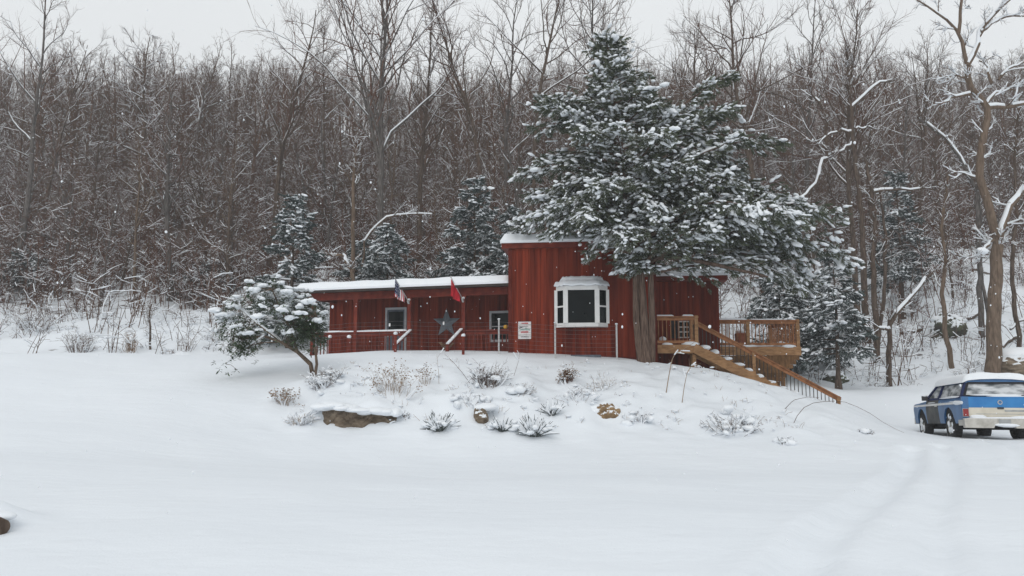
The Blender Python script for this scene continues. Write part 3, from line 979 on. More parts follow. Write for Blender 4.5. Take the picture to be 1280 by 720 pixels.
# odds and ends on the porch
pb = FO + V_ * 3.18 + BK * .75 + UP * zf
tub = empty('storage_tub', pb, 'low grey plastic tub standing on the porch floor below the star', 'tub')
m = MB()
m.obox(pb - V_ * .30, V_ * .60, BK * .34, UP * .27, 0)
m.build('tub_body', M['grey_plastic'], tub, pb)
m = MB(); m.obox(pb - V_ * .32 - BK * .02 + UP * .272, V_ * .64, BK * .38, UP * .035, 0)
for i in range(5): m.obox(pb - V_ * (.27 - i * .11) + BK * .02 + UP * .308, V_ * .05, BK * .30, UP * .006, 0)
m.build('lid', M['galv'], tub, pb)
pp = FO + V_ * 2.55 + BK * .45 + UP * zf
pot = empty('flower_pot', pp, 'terracotta flower pot with a dead brown plant below the grey star', 'flower pot')
m = MB()
prof = [(0.0, .10), (.22, .15), (.24, .165), (.28, .165)]
ang = np.arange(14) * 2 * PI / 14
for (z0, r0), (z1, r1) in zip(prof[:-1], prof[1:]):
    V = np.concatenate([np.stack([pp[0] + np.cos(ang) * rr, pp[1] + np.sin(ang) * rr, np.full(14, pp[2] + zz)], 1) for zz, rr in ((z0, r0), (z1, r1))])
    m.add(V, [(i, (i + 1) % 14, (i + 1) % 14 + 14, i + 14) for i in range(14)], 0, True)
m.add(np.stack([pp[0] + np.cos(ang) * .16, pp[1] + np.sin(ang) * .16, np.full(14, pp[2] + .25)], 1), [tuple(range(14))], 0)
m.build('pot', M['terracotta'], pot, pp)
m = MB()
for i in range(40):
    a, l = RNG.uniform(0, 2 * PI), RNG.uniform(.15, .42)
    e = pp + np.array((math.cos(a) * l * .6, math.sin(a) * l * .6, .25 + l * .8))
    m.tube([pp + UP * .24, (pp + UP * .24) * .4 + e * .6 + UP * .05, e], [.006, .004, .003], 3, 0)
    m.blob(e, (.04, .03, .02), 0, .2, i, ICO1, a)
m.build('dead_stems', M['dead_leaf'], pot, pp)
lp = on_plane(632, 411.5, FO + BK * .14, BK); lp[2] = zr + .004
yl = empty('porch_lantern', lp, 'small yellow lantern standing on the porch rail before the window', 'lantern')
m = MB(); m.blob(lp + UP * .075, (.075, .07, .075), 0, .02, 1); m.build('globe', M['yellow'], yl, lp)
m = MB(); m.box(lp + UP * .008, (.10, .10, .016), 0); m.box(lp + UP * .155, (.08, .08, .02), 0)
m.tube([lp + UP * .16 + np.array((-.04, 0, 0)), lp + UP * .22, lp + UP * .16 + np.array((.04, 0, 0))], .005, 4, 0); m.build('lantern_frame', M['dark_trim'], yl, lp)

sl = np.array((*(A + U * (sb + .1) + N * .35)[:2], 0)); sl[2] = gz(sl[0], sl[1]) + .01
slab = MB()
slab.obox(sl - U * .45 - UP * .05, U * .95, N * -.25 + UP * .02, UP * .09, 0)
slab.obox(sl - U * .40 + UP * .042, U * .85, N * -.02, UP * .012, 0)
tag(slab.build('window_well_cover', M['slate']), 'flat blue grey cover at the wall foot below the bay window', 'cover')

# ------------------------------------------------------------------ wire fence in front of the cabin
fpts = []
for px, py, Y, top in ((412, 443, 27.3, 1.0), (436, 441, 27.0, 1.0), (494, 441, 26.1, 1.0), (579, 441, 25.2, 1.0), (623.5, 445, 24.95, 1.10), (694, 449, 24.55, 1.10), (771, 450, 24.2, 1.08)):
    p = P(px, py, Y); p[2] = gz(p[0], p[1]); fpts.append((p, top))
fen = empty('wire_fence', fpts[3][0], 'thin wire yard fence with grey steel posts before the cabin', 'fence')
fo = fpts[3][0]
for i, (p, h) in enumerate(fpts):
    m = MB()
    if i < 4:
        h = .58 if i != 1 else .52
        m.bar(p - UP * .3, p + UP * h, .085, .085, 1, up=(0, 1, 0)); m.blob(p + UP * (h + .03), (.07, .07, .06), 2, .1, i)
    else:
        m.bar(p - UP * .3, p + UP * h, .10, .022, 0, up=(1, 0, 0)); m.bar(p - UP * .3 + np.array((0, -.03, 0)), p + UP * h + np.array((0, -.03, 0)), .03, .05, 0, up=(1, 0, 0))
        m.blob(p + UP * (h + .005), (.045, .05, .025), 2, .1, i)
    m.build('fence_post', [M['galv'], M['trim_red'], M['snow']], fen, fo)
m = MB()
for k in range(8):
    hh = .10 + .13 * k
    line = [p + UP * hh - np.array((0, .06, 0)) for p, h in fpts]
    for a, b in zip(line[:-1], line[1:]):
        m.tube([a, (a + b) / 2 - UP * .015, b], .0035, 3, 0)
for (a, _), (b, _) in zip(fpts[:-1], fpts[1:]):
    n_ = int(np.linalg.norm(b - a) / .3)
    for i in range(1, n_):
        q = a + (b - a) * i / n_ - np.array((0, .06, 0))
        m.tube([q + UP * .05, q + UP * .55, q + UP * 1.02], .0025, 3, 0)
m.build('fence_wire', M['wire'], fen, fo)
m = MB()
for px, py in ((487, 406), (554.5, 404)):
    q = on_plane(px, py, (fpts[2][0] + fpts[3][0]) / 2 - np.array((0, .07, 0)), (0, 1, 0)); m.box(q, (.05, .012, .10), 0)
m.build('fence_tag', M['white'], fen, fo)

# ------------------------------------------------------------------ deck and stairs on the right of the cabin
zd = E(0.99)
DK = np.array((5.9, 27.2, zd))
deck = empty('wooden_deck', (6.5, 27.0, E(-1.2)), 'brown wooden deck with railings and long snowy staircase right of cabin', 'deck')
DO = (6.5, 27.0, E(-1.2))
XA = np.array((1.0, 0, 0)); YA = np.array((0, 1.0, 0))
x0L, x1L = (813 - 640) / F * 25.4, (871 - 640) / F * 25.4           # landing
x1R = 9.85
yl0, yr0, yb = 25.35, 27.05, 30.0
m = MB()
m.obox((x0L, yl0, zd - .04), XA * (x1L - x0L), YA * (yr0 - yl0), UP * .04, 0)
m.obox((x0L + 1.1, yr0, zd - .04), XA * (x1R - x0L - 1.1), YA * (yb - yr0), UP * .04, 0)
for k in range(12): m.obox((x0L, yl0 + .02 + k * .14, zd + .0), XA * (x1L - x0L), YA * .13, UP * .012, 0)
for k in range(20): m.obox((x0L + 1.1, yr0 + .01 + k * .147, zd + .0), XA * (x1R - x0L - 1.1), YA * .138, UP * .012, 0)
m.build('deck_floor', M['deck'], deck, DO)
m = MB()
m.obox((x0L - .02, yl0 - .042, zd - .27), XA * (x1L - x0L + .04), YA * .04, UP * .275, 0)
m.obox((x1L + .0, yl0, zd - .27), XA * .04, YA * (yr0 - yl0), UP * .27, 0)
m.obox((x1L - .1, yr0 - .042, zd - .29), XA * (x1R - x1L + .14), YA * .04, UP * .295, 0)
m.obox((x1R + .0, yr0, zd - .29), XA * .04, YA * (yb - yr0), UP * .29, 0)
m.build('deck_fascia', M['deck'], deck, DO)
# horizontal skirting boards, cut off at a slant where the bank falls away
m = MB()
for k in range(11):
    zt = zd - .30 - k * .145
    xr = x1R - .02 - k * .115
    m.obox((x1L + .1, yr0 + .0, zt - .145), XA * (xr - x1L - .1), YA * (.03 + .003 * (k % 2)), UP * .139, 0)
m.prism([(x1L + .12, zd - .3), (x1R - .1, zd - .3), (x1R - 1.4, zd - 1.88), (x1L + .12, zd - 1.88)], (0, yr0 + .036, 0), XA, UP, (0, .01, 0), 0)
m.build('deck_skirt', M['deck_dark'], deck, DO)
for xx, yy, dd in ((x1R - .3, yr0 + .9, 2.4), (x1R - .3, yb - .2, 2.4), (x1L + .05, yr0 + .05, 2.6), (x0L + .1, yl0 + .1, 1.4), (x1L - .1, yl0 + .1, 1.9)):
    m = MB(); m.bar((xx, yy, zd - .3), (xx, yy, zd - dd), .12, .12, 0, up=(0, 1, 0)); m.build('deck_post', M['deck'], deck, DO)
m = MB(); m.obox(on_plane(941, 444, (0, yr0 - .002, 0), (0, 1, 0)) + np.array((-.13, -.02, -.0)), XA * .24, YA * .02, UP * .2, 0)
m.obox(on_plane(941, 444, (0, yr0 - .002, 0), (0, 1, 0)) + np.array((-.09, -.024, .05)), XA * .16, YA * .006, UP * .1, 1)
m.build('vent_cover', [M['grey_plastic'], M['ink']], deck, DO)


def deck_rail(a, b, posts=True, bal=True, hh=.93, z0=None, z1=None):
    a, b = np.asarray(a, float), np.asarray(b, float)
    m = MB()
    m.bar(a + UP * (hh - .02), b + UP * (hh - .02), .14, .04, 0)
    m.bar(a + UP * (hh - .09), b + UP * (hh - .09), .04, .09, 0)
    m.bar(a + UP * .10, b + UP * .10, .04, .09, 0)
    L = np.linalg.norm(b - a)
    k = int(L / .125)
    for i in range(1, k):
        p = a + (b - a) * i / k
        m.bar(p + UP * .06, p + UP * (hh - .05), .024, .024, 0, up=(0, 1, 0))
    o = m.build('railing', M['deck_rail'], deck, DO)
    s = MB(); dv = (b - a) / L
    nrm = np.array((-dv[1], dv[0], 0))
    f = .05
    r = random.Random(int(L * 100))
    while f < L - .4:
        l = min(L - f - .05, r.uniform(.3, 1.2))
        lumpy_sheet(s, a + dv * f - nrm * .06 + UP * (hh + .001), dv, nrm, l, .12, .045, 0, 14, 4, 0, .01, 18)
        f += l + r.uniform(.1, .5)
    s.build('rail_snow', M['snow'], o, DO)
    return o


def post(p, h, dn=.3):
    m = MB(); m.bar(np.asarray(p) - UP * dn, np.asarray(p) + UP * h, .11, .11, 0, up=(0, 1, 0)); m.build('railing_post', M['deck'], deck, DO)


deck_rail((x0L, yl0 + .05, zd), (x1L - .05, yl0 + .05, zd))
deck_rail((x1L + .1, yr0 + .05, zd), (x1R - .05, yr0 + .05, zd))
deck_rail((x1R - .03, yr0 + .15, zd), (x1R - .03, yb, zd))
for p in ((x1L - .02, yl0 + .05, zd), (x1L + .02, yr0 + .05, zd), ((x1L + x1R) / 2 + .2, yr0 + .05, zd), (x1R - .03, yr0 + .05, zd), (x1R - .03, yb, zd)): post(p, .95)
# stairs: run to the right along the front
sx0, sx1 = x1L + .02, x1L + 4.85
drop = 2.62
ysn, ysf = yl0 - .05, yl0 + .85
nst = 14
for s, yy in ((0, ysn), (1, ysf)):
    m = MB()
    m.bar((sx0 - .15, yy, zd - .10), (sx1, yy, zd - drop - .02), .045, .30, 0)
    m.build('stair_stringer', M['deck'], deck, DO)
for i in range(nst):
    fx = sx0 + (sx1 - sx0) * (i + .35) / nst
    z = zd - drop * (i + .62) / nst
    m = MB(); m.obox((fx, ysn + .03, z - .02), XA * .30, YA * (ysf - ysn - .06), UP * .04, 0)
    o = m.build('stair_tread', M['deck'], deck, DO)
    s = MB(); s.blob((fx + .15, ysn + .30 + .08 * math.sin(i * 2.1), z + .045), (.17, .34, .085 + .025 * math.sin(i * 1.7)), 0, .18, i + 40)
    s.build('tread_snow', M['snow'], o, DO)
ra = np.array((sx0 - .02, ysf - .02, zd)); rb = np.array((sx1 + .0, ysf - .02, zd - drop))
m = MB()
hh = .93
# the handrail passes in front of the near post of the landing
na = np.array((x1L - .06, ysn + .02, zd + hh)); 
ra2 = np.array((x1L - .05, ysf - .25, zd))
m.bar(na + np.array((0, .1, -.02)), na + np.array((.12, .1, -.03)), .14, .04, 0)
m.bar(ra + UP * (hh - .02) + np.array((-.05, 0, .02)), rb + UP * (hh - .02), .14, .045, 0)
m.bar(ra + UP * (hh - .10), rb + UP * (hh - .10), .04, .11, 0)
m.bar(ra + UP * .10, rb + UP * .10, .04, .08, 0)
m.build('stair_handrail', M['deck_rail'], deck, DO)
m = MB()
k = int(np.linalg.norm(rb - ra) / .14)
for i in range(1, k):
    p = ra + (rb - ra) * i / k
    m.bar(p + UP * .05, p + UP * (hh - .08), .020, .020, 0, up=(0, 1, 0))
m.build('baluster', M['baluster'], deck, DO)
for f in (.0, .42, .985):
    p = ra + (rb - ra) * f; post(p, .93, .8)
# snow lying on the deck
m = MB()
for x, y, sx, sy, sz in ((x1L - .25, yl0 + .1, .30, .22, .10), (x1L - .95, yl0 + .1, .17, .15, .07), (8.4, yr0 + .3, .55, .3, .08), (9.3, yr0 + .3, .3, .28, .16), (7.4, yr0 + .5, .4, .4, .07), (8.9, 28.4, .8, .8, .1), (7.6, 28.6, .6, .9, .1), (9.5, yr0 - .0, .28, .06, .06), (8.0, yr0 - .01, .5, .05, .05)):
    m.blob((x, y, zd + .02), (sx, sy, sz), 0, .18, int(x * 10))
m.blob((x0L + .45, yl0 + .4, zd + .22), (.12, .12, .10), 0, .15, 4)
m.build('deck_snow', M['snow'], deck, DO)
# white lattice screen at the back of the deck
lq = np.array((x1L + 1.5, 29.0, zd + .01))
lat = empty('lattice_screen', lq, 'white lattice screen standing on the deck behind the railing', 'lattice screen')
m = MB()
for i in range(7): m.box(lq + np.array((-.45 + i * .15, 0, .5)), (.035, .02, 1.0), 0)
for i in range(7): m.box(lq + np.array((0, .018, .04 + i * .155)), (.94, .015, .035), 0)
m.build('lattice', M['white'], lat, lq)
for s in (-1, 1):
    m = MB(); m.box(lq + np.array((s * .5, .0, .52)), (.06, .05, 1.04), 0); m.build('frame', M['white'], lat, lq)
# clay planter by the lattice
cq = np.array((8.15, 27.9, zd + .012))
cl = empty('deck_planter', cq, 'rust red planter box with snow on top on the deck', 'planter')
m = MB(); m.prism([(-.17, 0), (.17, 0), (.22, .5), (-.22, .5)], cq + np.array((0, .2, 0)), XA, UP, np.array((0, -.4, 0)), 0)
m.build('planter_box', M['terracotta'], cl, cq)
m = MB(); m.blob(cq + UP * .52, (.2, .18, .1), 0, .15, 8); m.build('planter_snow', M['snow'], cl, cq)

# ------------------------------------------------------------------ blue truck
TC = np.array((13.50, 22.0, E(-1.77)))
truck = empty('pickup_truck', TC, 'old blue pickup truck with cream tailgate and snow on its roof, seen from behind', 'truck', rot=math.radians(-12))
truck.rotation_euler = (math.radians(-3.4), 0, math.radians(-12))
O3 = (0, 0, 0)
HW = 0.97


def arch(yc, zc, r, n=14):          # arc points from rear to front over a wheel
    return [(yc - r * math.cos(PI * i / n), zc + r * math.sin(PI * i / n)) for i in range(n + 1)]


def xz_at(z):                        # half width of the body at height z
    return float(np.interp(z, [.40, .62, .92, 1.10, 1.20, 1.68], [.93, .965, .985, .965, .93, .74]))


def side_panel(m, poly, sgn, th=.05, mat=0, out=0.0):
    """side sheet following the body's curve, cut into horizontal strips so it bends"""
    bm = bmesh.new()
    vs = [bm.verts.new((0, y, z)) for y, z in poly]
    f = bm.faces.new(vs)
    for z in (.5, .62, .78, .92, 1.02, 1.10, 1.2, 1.35, 1.5):
        geom = bm.verts[:] + bm.edges[:] + bm.faces[:]
        bmesh.ops.bisect_plane(bm, geom=geom, plane_co=(0, 0, z), plane_no=(0, 0, 1))
    bmesh.ops.triangulate(bm, faces=bm.faces[:])
    for v in bm.verts: v.co.x = sgn * (xz_at(v.co.z) + out)
    geom = bmesh.ops.extrude_face_region(bm, geom=bm.faces[:])
    for v in geom['geom']:
        if isinstance(v, bmesh.types.BMVert): v.co.x -= sgn * th
    bmesh.ops.recalc_face_normals(bm, faces=bm.faces[:])
    bmesh.ops.triangulate(bm, faces=bm.faces[:])
    bm.verts.ensure_lookup_table()
    V = np.array([v.co[:] for v in bm.verts]); Fc = np.array([[v.index for v in f.verts] for f in bm.faces])
    m.add(V, Fc, mat)
    bm.free()


zb = .46
YR, YF_, rw = 1.16, 3.86, .47
body_poly = [(0.0, zb + .12)] + [(.55, zb)] + arch(YR, zb, rw) + [(2.05, zb)] + [(2.05, 1.2)] + [(0.0, 1.2)]
front_poly = [(3.30, zb)] + arch(YF_, zb, rw) + [(4.62, zb), (4.66, .7), (4.66, 1.06), (3.30, 1.16)]
m = MB()
for s in (-1, 1):
    side_panel(m, body_poly, s)
    side_panel(m, front_poly, s)
m.obox((-.95, 3.28, 1.09), (1.9, 0, 0), (0, 1.36, -.05), (0, 0, .05), 0)      # hood
m.obox((-.94, 4.62, .55), (1.88, 0, 0), (0, .06, 0), (0, 0, .50), 0)          # nose
m.obox((-.92, 0.06, .60), (1.84, 0, 0), (0, 3.2, 0), (0, 0, .06), 0)          # floor
body = m.build('body', M['blue'], truck)
for s in (-1, 1):
    m = MB(); side_panel(m, [(2.06, zb), (3.29, zb), (3.29, 1.2), (2.06, 1.2)], s, .05, 0, .002)
    d = m.build('door', M['primer'] if s < 0 else M['blue'], truck)
    if s < 0: d['label'] = 'dark grey unpainted door'
    h = MB(); h.box((s * (xz_at(.98) + .015), 2.22, .98), (.03, .16, .035), 0); h.build('handle', M['chrome'], d)
    m = MB()
    side_panel(m, [(.02, 1.0), (2.04, 1.0), (2.04, 1.06), (.02, 1.06)], s, .01, 0, .008)
    side_panel(m, [(2.07, 1.0), (3.28, 1.0), (3.28, 1.06), (2.07, 1.06)], s, .01, 0, .010)
    side_panel(m, [(3.31, 1.0), (4.6, 1.0), (4.6, 1.05), (3.31, 1.06)], s, .01, 0, .008)
    m.build('side_stripe', M['white'], truck)
# chassis and underside
m = MB()
m.box((0, 2.35, .44), (1.2, 4.3, .16), 0)
m.box((0, YR, .36), (1.5, .14, .14), 0); m.box((0, YF_, .36), (1.5, .14, .14), 0)
m.box((.35, .35, .42), (.55, .5, .22), 0)
for yc in (YR, YF_):
    for s in (-1, 1): m.box((s * .78, yc, .72), (.26, 1.0, .46), 0)
m.box((-.45, .1, .36), (.07, .7, .07), 0)
m.build('underbody', M['under'], truck)


def wheel(x, y, s):
    root = None
    m = MB()
    k = 26
    ang = np.arange(k) * 2 * PI / k
    prof = [(-.11, .22), (-.12, .34), (-.09, .375), (.09, .375), (.12, .34), (.11, .22)]
    rings = [np.stack([np.full(k, x + a), y + np.cos(ang) * r, .37 + np.sin(ang) * r], 1) for a, r in prof]
    V = np.concatenate(rings)
    Fc = [(j * k + i, j * k + (i + 1) % k, (j + 1) * k + (i + 1) % k, (j + 1) * k + i) for j in range(5) for i in range(k)]
    m.add(V, Fc, 0, True)
    for i in range(k):
        a = ang[i]; m.box((x, y + math.cos(a) * .375, .37 + math.sin(a) * .375), (.17, .03, .03), 0)
    t = m.build('wheel', M['rubber'], truck)
    m = MB()
    rings = [np.stack([np.full(k, x + s * a), y + np.cos(ang) * r, .37 + np.sin(ang) * r], 1) for a, r in [(.105, .225), (.07, .19), (.05, .10), (.09, .06), (.09, .001)]]
    V = np.concatenate(rings)
    Fc = [(j * k + i, j * k + (i + 1) % k, (j + 1) * k + (i + 1) % k, (j + 1) * k + i) for j in range(4) for i in range(k)]
    m.add(V, Fc, 0, True)
    m.build('rim', M['chrome'], t)
    m = MB()
    for i in range(8):
        a = RNG.uniform(0, 2 * PI); r = RNG.uniform(.08, .31)
        m.blob((x + s * .10, y + math.cos(a) * r, .37 + math.sin(a) * r), (.03, .07, .08), 0, .2, i)
    m.build('packed_snow', M['snow'], t)


for yy in (YR, YF_):
    for s in (-1, 1): wheel(s * .84, yy, s)
# tailgate
m = MB()
m.obox((-.80, -.03, .90), (1.60, 0, 0), (0, .06, 0), (0, 0, .27), 0)
m.obox((-.80, -.038, 1.165), (1.60, 0, 0), (0, .07, 0), (0, 0, .03), 0)
tg = m.build('tailgate', M['blue_bright'], truck)
m = MB(); m.obox((-.80, -.035, .635), (1.60, 0, 0), (0, .065, 0), (0, 0, .262), 0)
m.obox((-.62, -.040, .72), (1.24, 0, 0), (0, .006, 0), (0, 0, .012), 1); m.obox((.10, -.042, .79), (.6, 0, 0), (0, .008, 0), (0, 0, .05), 1)
m.build('tailgate_panel', [M['cream'], M['grey_plastic']], tg)
m = MB()
ang = np.arange(18) * 2 * PI / 18
for r, y, mi in ((.062, -.045, 0), (.040, -.049, 1)):
    V = np.stack([np.cos(ang) * r, np.full(18, y), 1.045 + np.sin(ang) * r], 1)
    m.add(np.concatenate([V, V + (0, .02, 0)]), [tuple(range(18))] + [(i, i + 18, (i + 1) % 18 + 18, (i + 1) % 18) for i in range(18)], mi)
m.build('round_emblem', [M['chrome'], M['blue']], tg)
m = MB(); m.box((0, -.04, .885), (.16, .03, .05), 0); m.build('handle', M['ink'], tg)
for s in (-1, 1):
    m = MB(); m.obox((s * .88 - .085, -.035, .62), (.17, 0, 0), (0, .1, 0), (0, 0, .58), 0); m.build('corner_panel', M['blue'], truck)
    m = MB(); m.obox((s * .885 - .07, -.05, .66), (.14, 0, 0), (0, .03, 0), (0, 0, .20), 0)
    t = m.build('taillight', M['tail'], truck)
    m = MB(); m.obox((s * .885 - .08, -.045, .65), (.16, 0, 0), (0, .006, 0), (0, 0, .22), 0); m.build('bezel', M['chrome'], t)
m = MB()
m.prism([(-1.0, .34), (-.28, .34), (-.24, .42), (.24, .42), (.28, .34), (1.0, .34), (1.0, .60), (-1.0, .60)], (0, -.26, 0), XA, UP, (0, .14, 0), 0)
for s in (-1, 1): m.obox((s * .97 - .03, -.20, .40), (.06, 0, 0), (0, .45, 0), (0, 0, .16), 0)
bp_ = m.build('rear_bumper', M['chrome'], truck)
m = MB(); m.box((0, -.268, .515), (.30, .01, .12), 0); m.build('license_plate', M['grey_plastic'], bp_)
m = MB(); m.blob((-.02, -.17, .60), (.93, .10, .045), 0, .1, 3); m.blob((.03, -.24, .42), (.34, .07, .06), 0, .15, 5); m.blob((-.6, -.05, .645), (.22, .04, .05), 0, .15, 6)
m.blob((.5, -.05, .64), (.28, .04, .03), 0, .15, 7)
m.build('bumper_snow', M['snow'], bp_)
# cab and canopy: pillars, glass, roof
zbelt, zroof = 1.19, 1.62
wb, wr_ = .93, .75


def gh(y, z, s):                     # point of the greenhouse side at (y, z)
    t = (z - zbelt) / (zroof - zbelt)
    return np.array((s * (wb + (wr_ - wb) * t), y, z))


m = MB()
for s in (-1, 1):
    for yb_, yt in ((.06, .20), (2.05, 2.05), (3.28, 2.62)):
        m.bar(gh(yb_, zbelt, s), gh(yt, zroof, s), .09, .08, 0, up=(0, 1, 0))
    m.bar(gh(.06, zbelt + .01, s), gh(3.28, zbelt + .01, s), .07, .06, 0)
m.bar(gh(.04, zbelt + .01, -1), gh(.04, zbelt + .01, 1), .07, .06, 0)
m.build('window_pillars', M['navy'], truck)
m = MB()
prof = [(-.80, zroof - .03), (-.72, zroof + .03), (-.4, zroof + .065), (0, zroof + .075), (.4, zroof + .065), (.72, zroof + .03), (.80, zroof - .03)]
m.prism(prof, (0, .14, 0), XA, UP, (0, 2.55, 0), 0)
rf = m.build('roof', M['blue'], truck)
m = MB()
nx_, ny_ = 28, 40
aa = np.linspace(-.86, .86, nx_ + 1); bb = np.linspace(.08, 2.78, ny_ + 1)
AA, BB = np.meshgrid(aa, bb)
base_z = np.interp(np.abs(AA), [0, .4, .72, .86], [zroof + .078, zroof + .068, zroof + .035, zroof - .03])
edge = np.minimum(np.minimum(.86 - np.abs(AA), BB - .08), 2.78 - BB)
h = .19 * np.sqrt(np.clip(1 - (1 - np.clip(edge / .22, 0, 1)) ** 2, 0, 1)) + wav(AA * 3, BB * 3, 2.2, .018, 22) * np.clip(edge / .15, 0, 1)
top = np.stack([AA, BB, base_z + h + .004], -1).reshape(-1, 3)
ii = (np.arange(ny_)[:, None] * (nx_ + 1) + np.arange(nx_)[None]).ravel()
m.add(top, np.stack([ii, ii + 1, ii + nx_ + 2, ii + nx_ + 1], 1), 0, True)
m.add(np.stack([AA, BB, base_z + .002], -1).reshape(-1, 3), np.stack([ii, ii + nx_ + 1, ii + nx_ + 2, ii + 1], 1), 0, True)
m.build('roof_snow', M['snow'], rf)


def glass(name, q, mt, th=.012):
    q = [np.asarray(p, float) for p in q]
    n = np.cross(q[1] - q[0], q[3] - q[0]); n /= np.linalg.norm(n)
    m = MB(); V = q + [p - n * th for p in q]
    m.add(V, [(0, 1, 2, 3), (7, 6, 5, 4), (0, 4, 5, 1), (1, 5, 6, 2), (2, 6, 7, 3), (3, 7, 4, 0)], 0)
    return m.build(name, M[mt], truck)


ins = np.array((0, .02, 0))
rg = glass('rear_window', [gh(.05, zbelt + .02, -1) * (.95, 1, 1), gh(.05, zbelt + .02, 1) * (.95, 1, 1), gh(.19, zroof - .02, 1) * (.95, 1, 1), gh(.19, zroof - .02, -1) * (.95, 1, 1)], 'glass_frost')
m = MB()
for a, b in (((-.86, .03, zbelt + .035), (.86, .03, zbelt + .035)), ((-.71, .16, zroof - .03), (.71, .16, zroof - .03)), ((-.87, .03, zbelt + .03), (-.72, .165, zroof - .02)), ((.87, .03, zbelt + .03), (.72, .165, zroof - .02))):
    m.bar(a, b, .05, .05, 0)
m.build('frame', M['under'], rg)
m = MB(); m.blob((-.0, .02, zbelt + .055), (.84, .035, .03), 0, .12, 9); m.blob((.2, -.01, zbelt + .02), (.6, .03, .02), 0, .1, 10); m.build('sill_snow', M['snow'], rg)
for s in (-1, 1):
    k = np.array((.985, 1, 1))
    glass('side_window', [gh(.20, zbelt + .04, s) * k, gh(1.98, zbelt + .04, s) * k, gh(1.98, zroof - .05, s) * k, gh(.30, zroof - .05, s) * k], 'glass_frost')
    glass('door_window', [gh(2.12, zbelt + .04, s) * k, gh(3.18, zbelt + .04, s) * k, gh(2.66, zroof - .05, s) * k, gh(2.12, zroof - .05, s) * k], 'glass_frost')
    m = MB(); m.box((s * 1.07, 3.02, 1.24), (.16, .07, .14), 0); m.bar((s * .94, 3.03, 1.17), (s * 1.05, 3.03, 1.2), .03, .03, 0)
    mi = m.build('side_mirror', M['ink'], truck)
    m = MB(); m.blob((s * 1.07, 3.02, 1.32), (.09, .05, .03), 0, .1, 2); m.build('mirror_snow', M['snow'], mi)
glass('windshield', [gh(3.26, zbelt, -1), gh(3.26, zbelt, 1), gh(2.64, zroof, 1), gh(2.64, zroof, -1)], 'glass_frost')
m = MB()
m.blob((0, 4.0, 1.12), (.88, .62, .09), 0, .06, 6); m.build('hood_snow', M['snow'], body)
for s in (-1, 1):
    m = MB()
    m.blob((s * .945, .9, 1.075), (.025, .8, .03), 0, .2, 3); m.blob((s * .95, .32, 1.05), (.03, .28, .035), 0, .2, 4); m.blob((s * .955, 2.7, 1.09), (.025, .5, .02), 0, .2, 5)
    m.blob((s * .975, .30, 1.03), (.035, .30, .06), 0, .25, 11); m.blob((s * .94, 1.1, 1.205), (.04, 1.0, .03), 0, .2, 13)
    m.build('side_snow', M['snow'], body)
for s in (-1, 1):
    m = MB(); m.box((s * .68, 4.685, .80), (.24, .03, .2), 0); m.build('headlight', M['white'], truck)
m = MB(); m.box((0, 4.72, .55), (1.9, .1, .2), 0); m.build('front_bumper', M['chrome'], truck)

# ------------------------------------------------------------------ bare trees
def rot_about(v, axis, a):
    axis = axis / (np.linalg.norm(axis) + 1e-9)
    return v * math.cos(a) + np.cross(axis, v) * math.sin(a) + axis * np.dot(axis, v) * (1 - math.cos(a))


def polyline(rng, p, d, L, n, wob, up):
    pts = [np.array(p, float)]
    d = np.array(d, float)
    for i in range(n):
        d = d + rng.normal(size=3) * wob + np.array((0, 0, up))
        d /= np.linalg.norm(d)
        pts.append(pts[-1] + d * L / n)
    return np.array(pts)


def child_dir(rng, t, ang):
    s = np.cross(t, rng.normal(size=3))
    return rot_about(t, s, ang)


def snow_on(m, pts, rad, rng, keep, mat_i, thick=1.0, n=4):
    """a ridge of snow along the top of a branch, broken here and there"""
    d = pts[-1] - pts[0]
    h = math.hypot(d[0], d[1]) / (np.linalg.norm(d) + 1e-9)
    if h < .42 or rng.random() > keep: return
    k = len(pts)
    a = 0 if rng.random() < .6 else min(k - 2, int(rng.random() * k * .4))
    b = k if rng.random() < .6 else max(a + 2, int(k * (1 - rng.random() * .4)))
    q, r = pts[a:b], rad[a:b]
    if len(q) < 2: return
    rs = (r * .8 + .006 + .012 * rng.random()) * thick
    m.tube(q + np.array((0, 0, 1.0)) * (r * .75 + rs * .35)[:, None], rs, n, mat_i, True, phase=PI / 2)


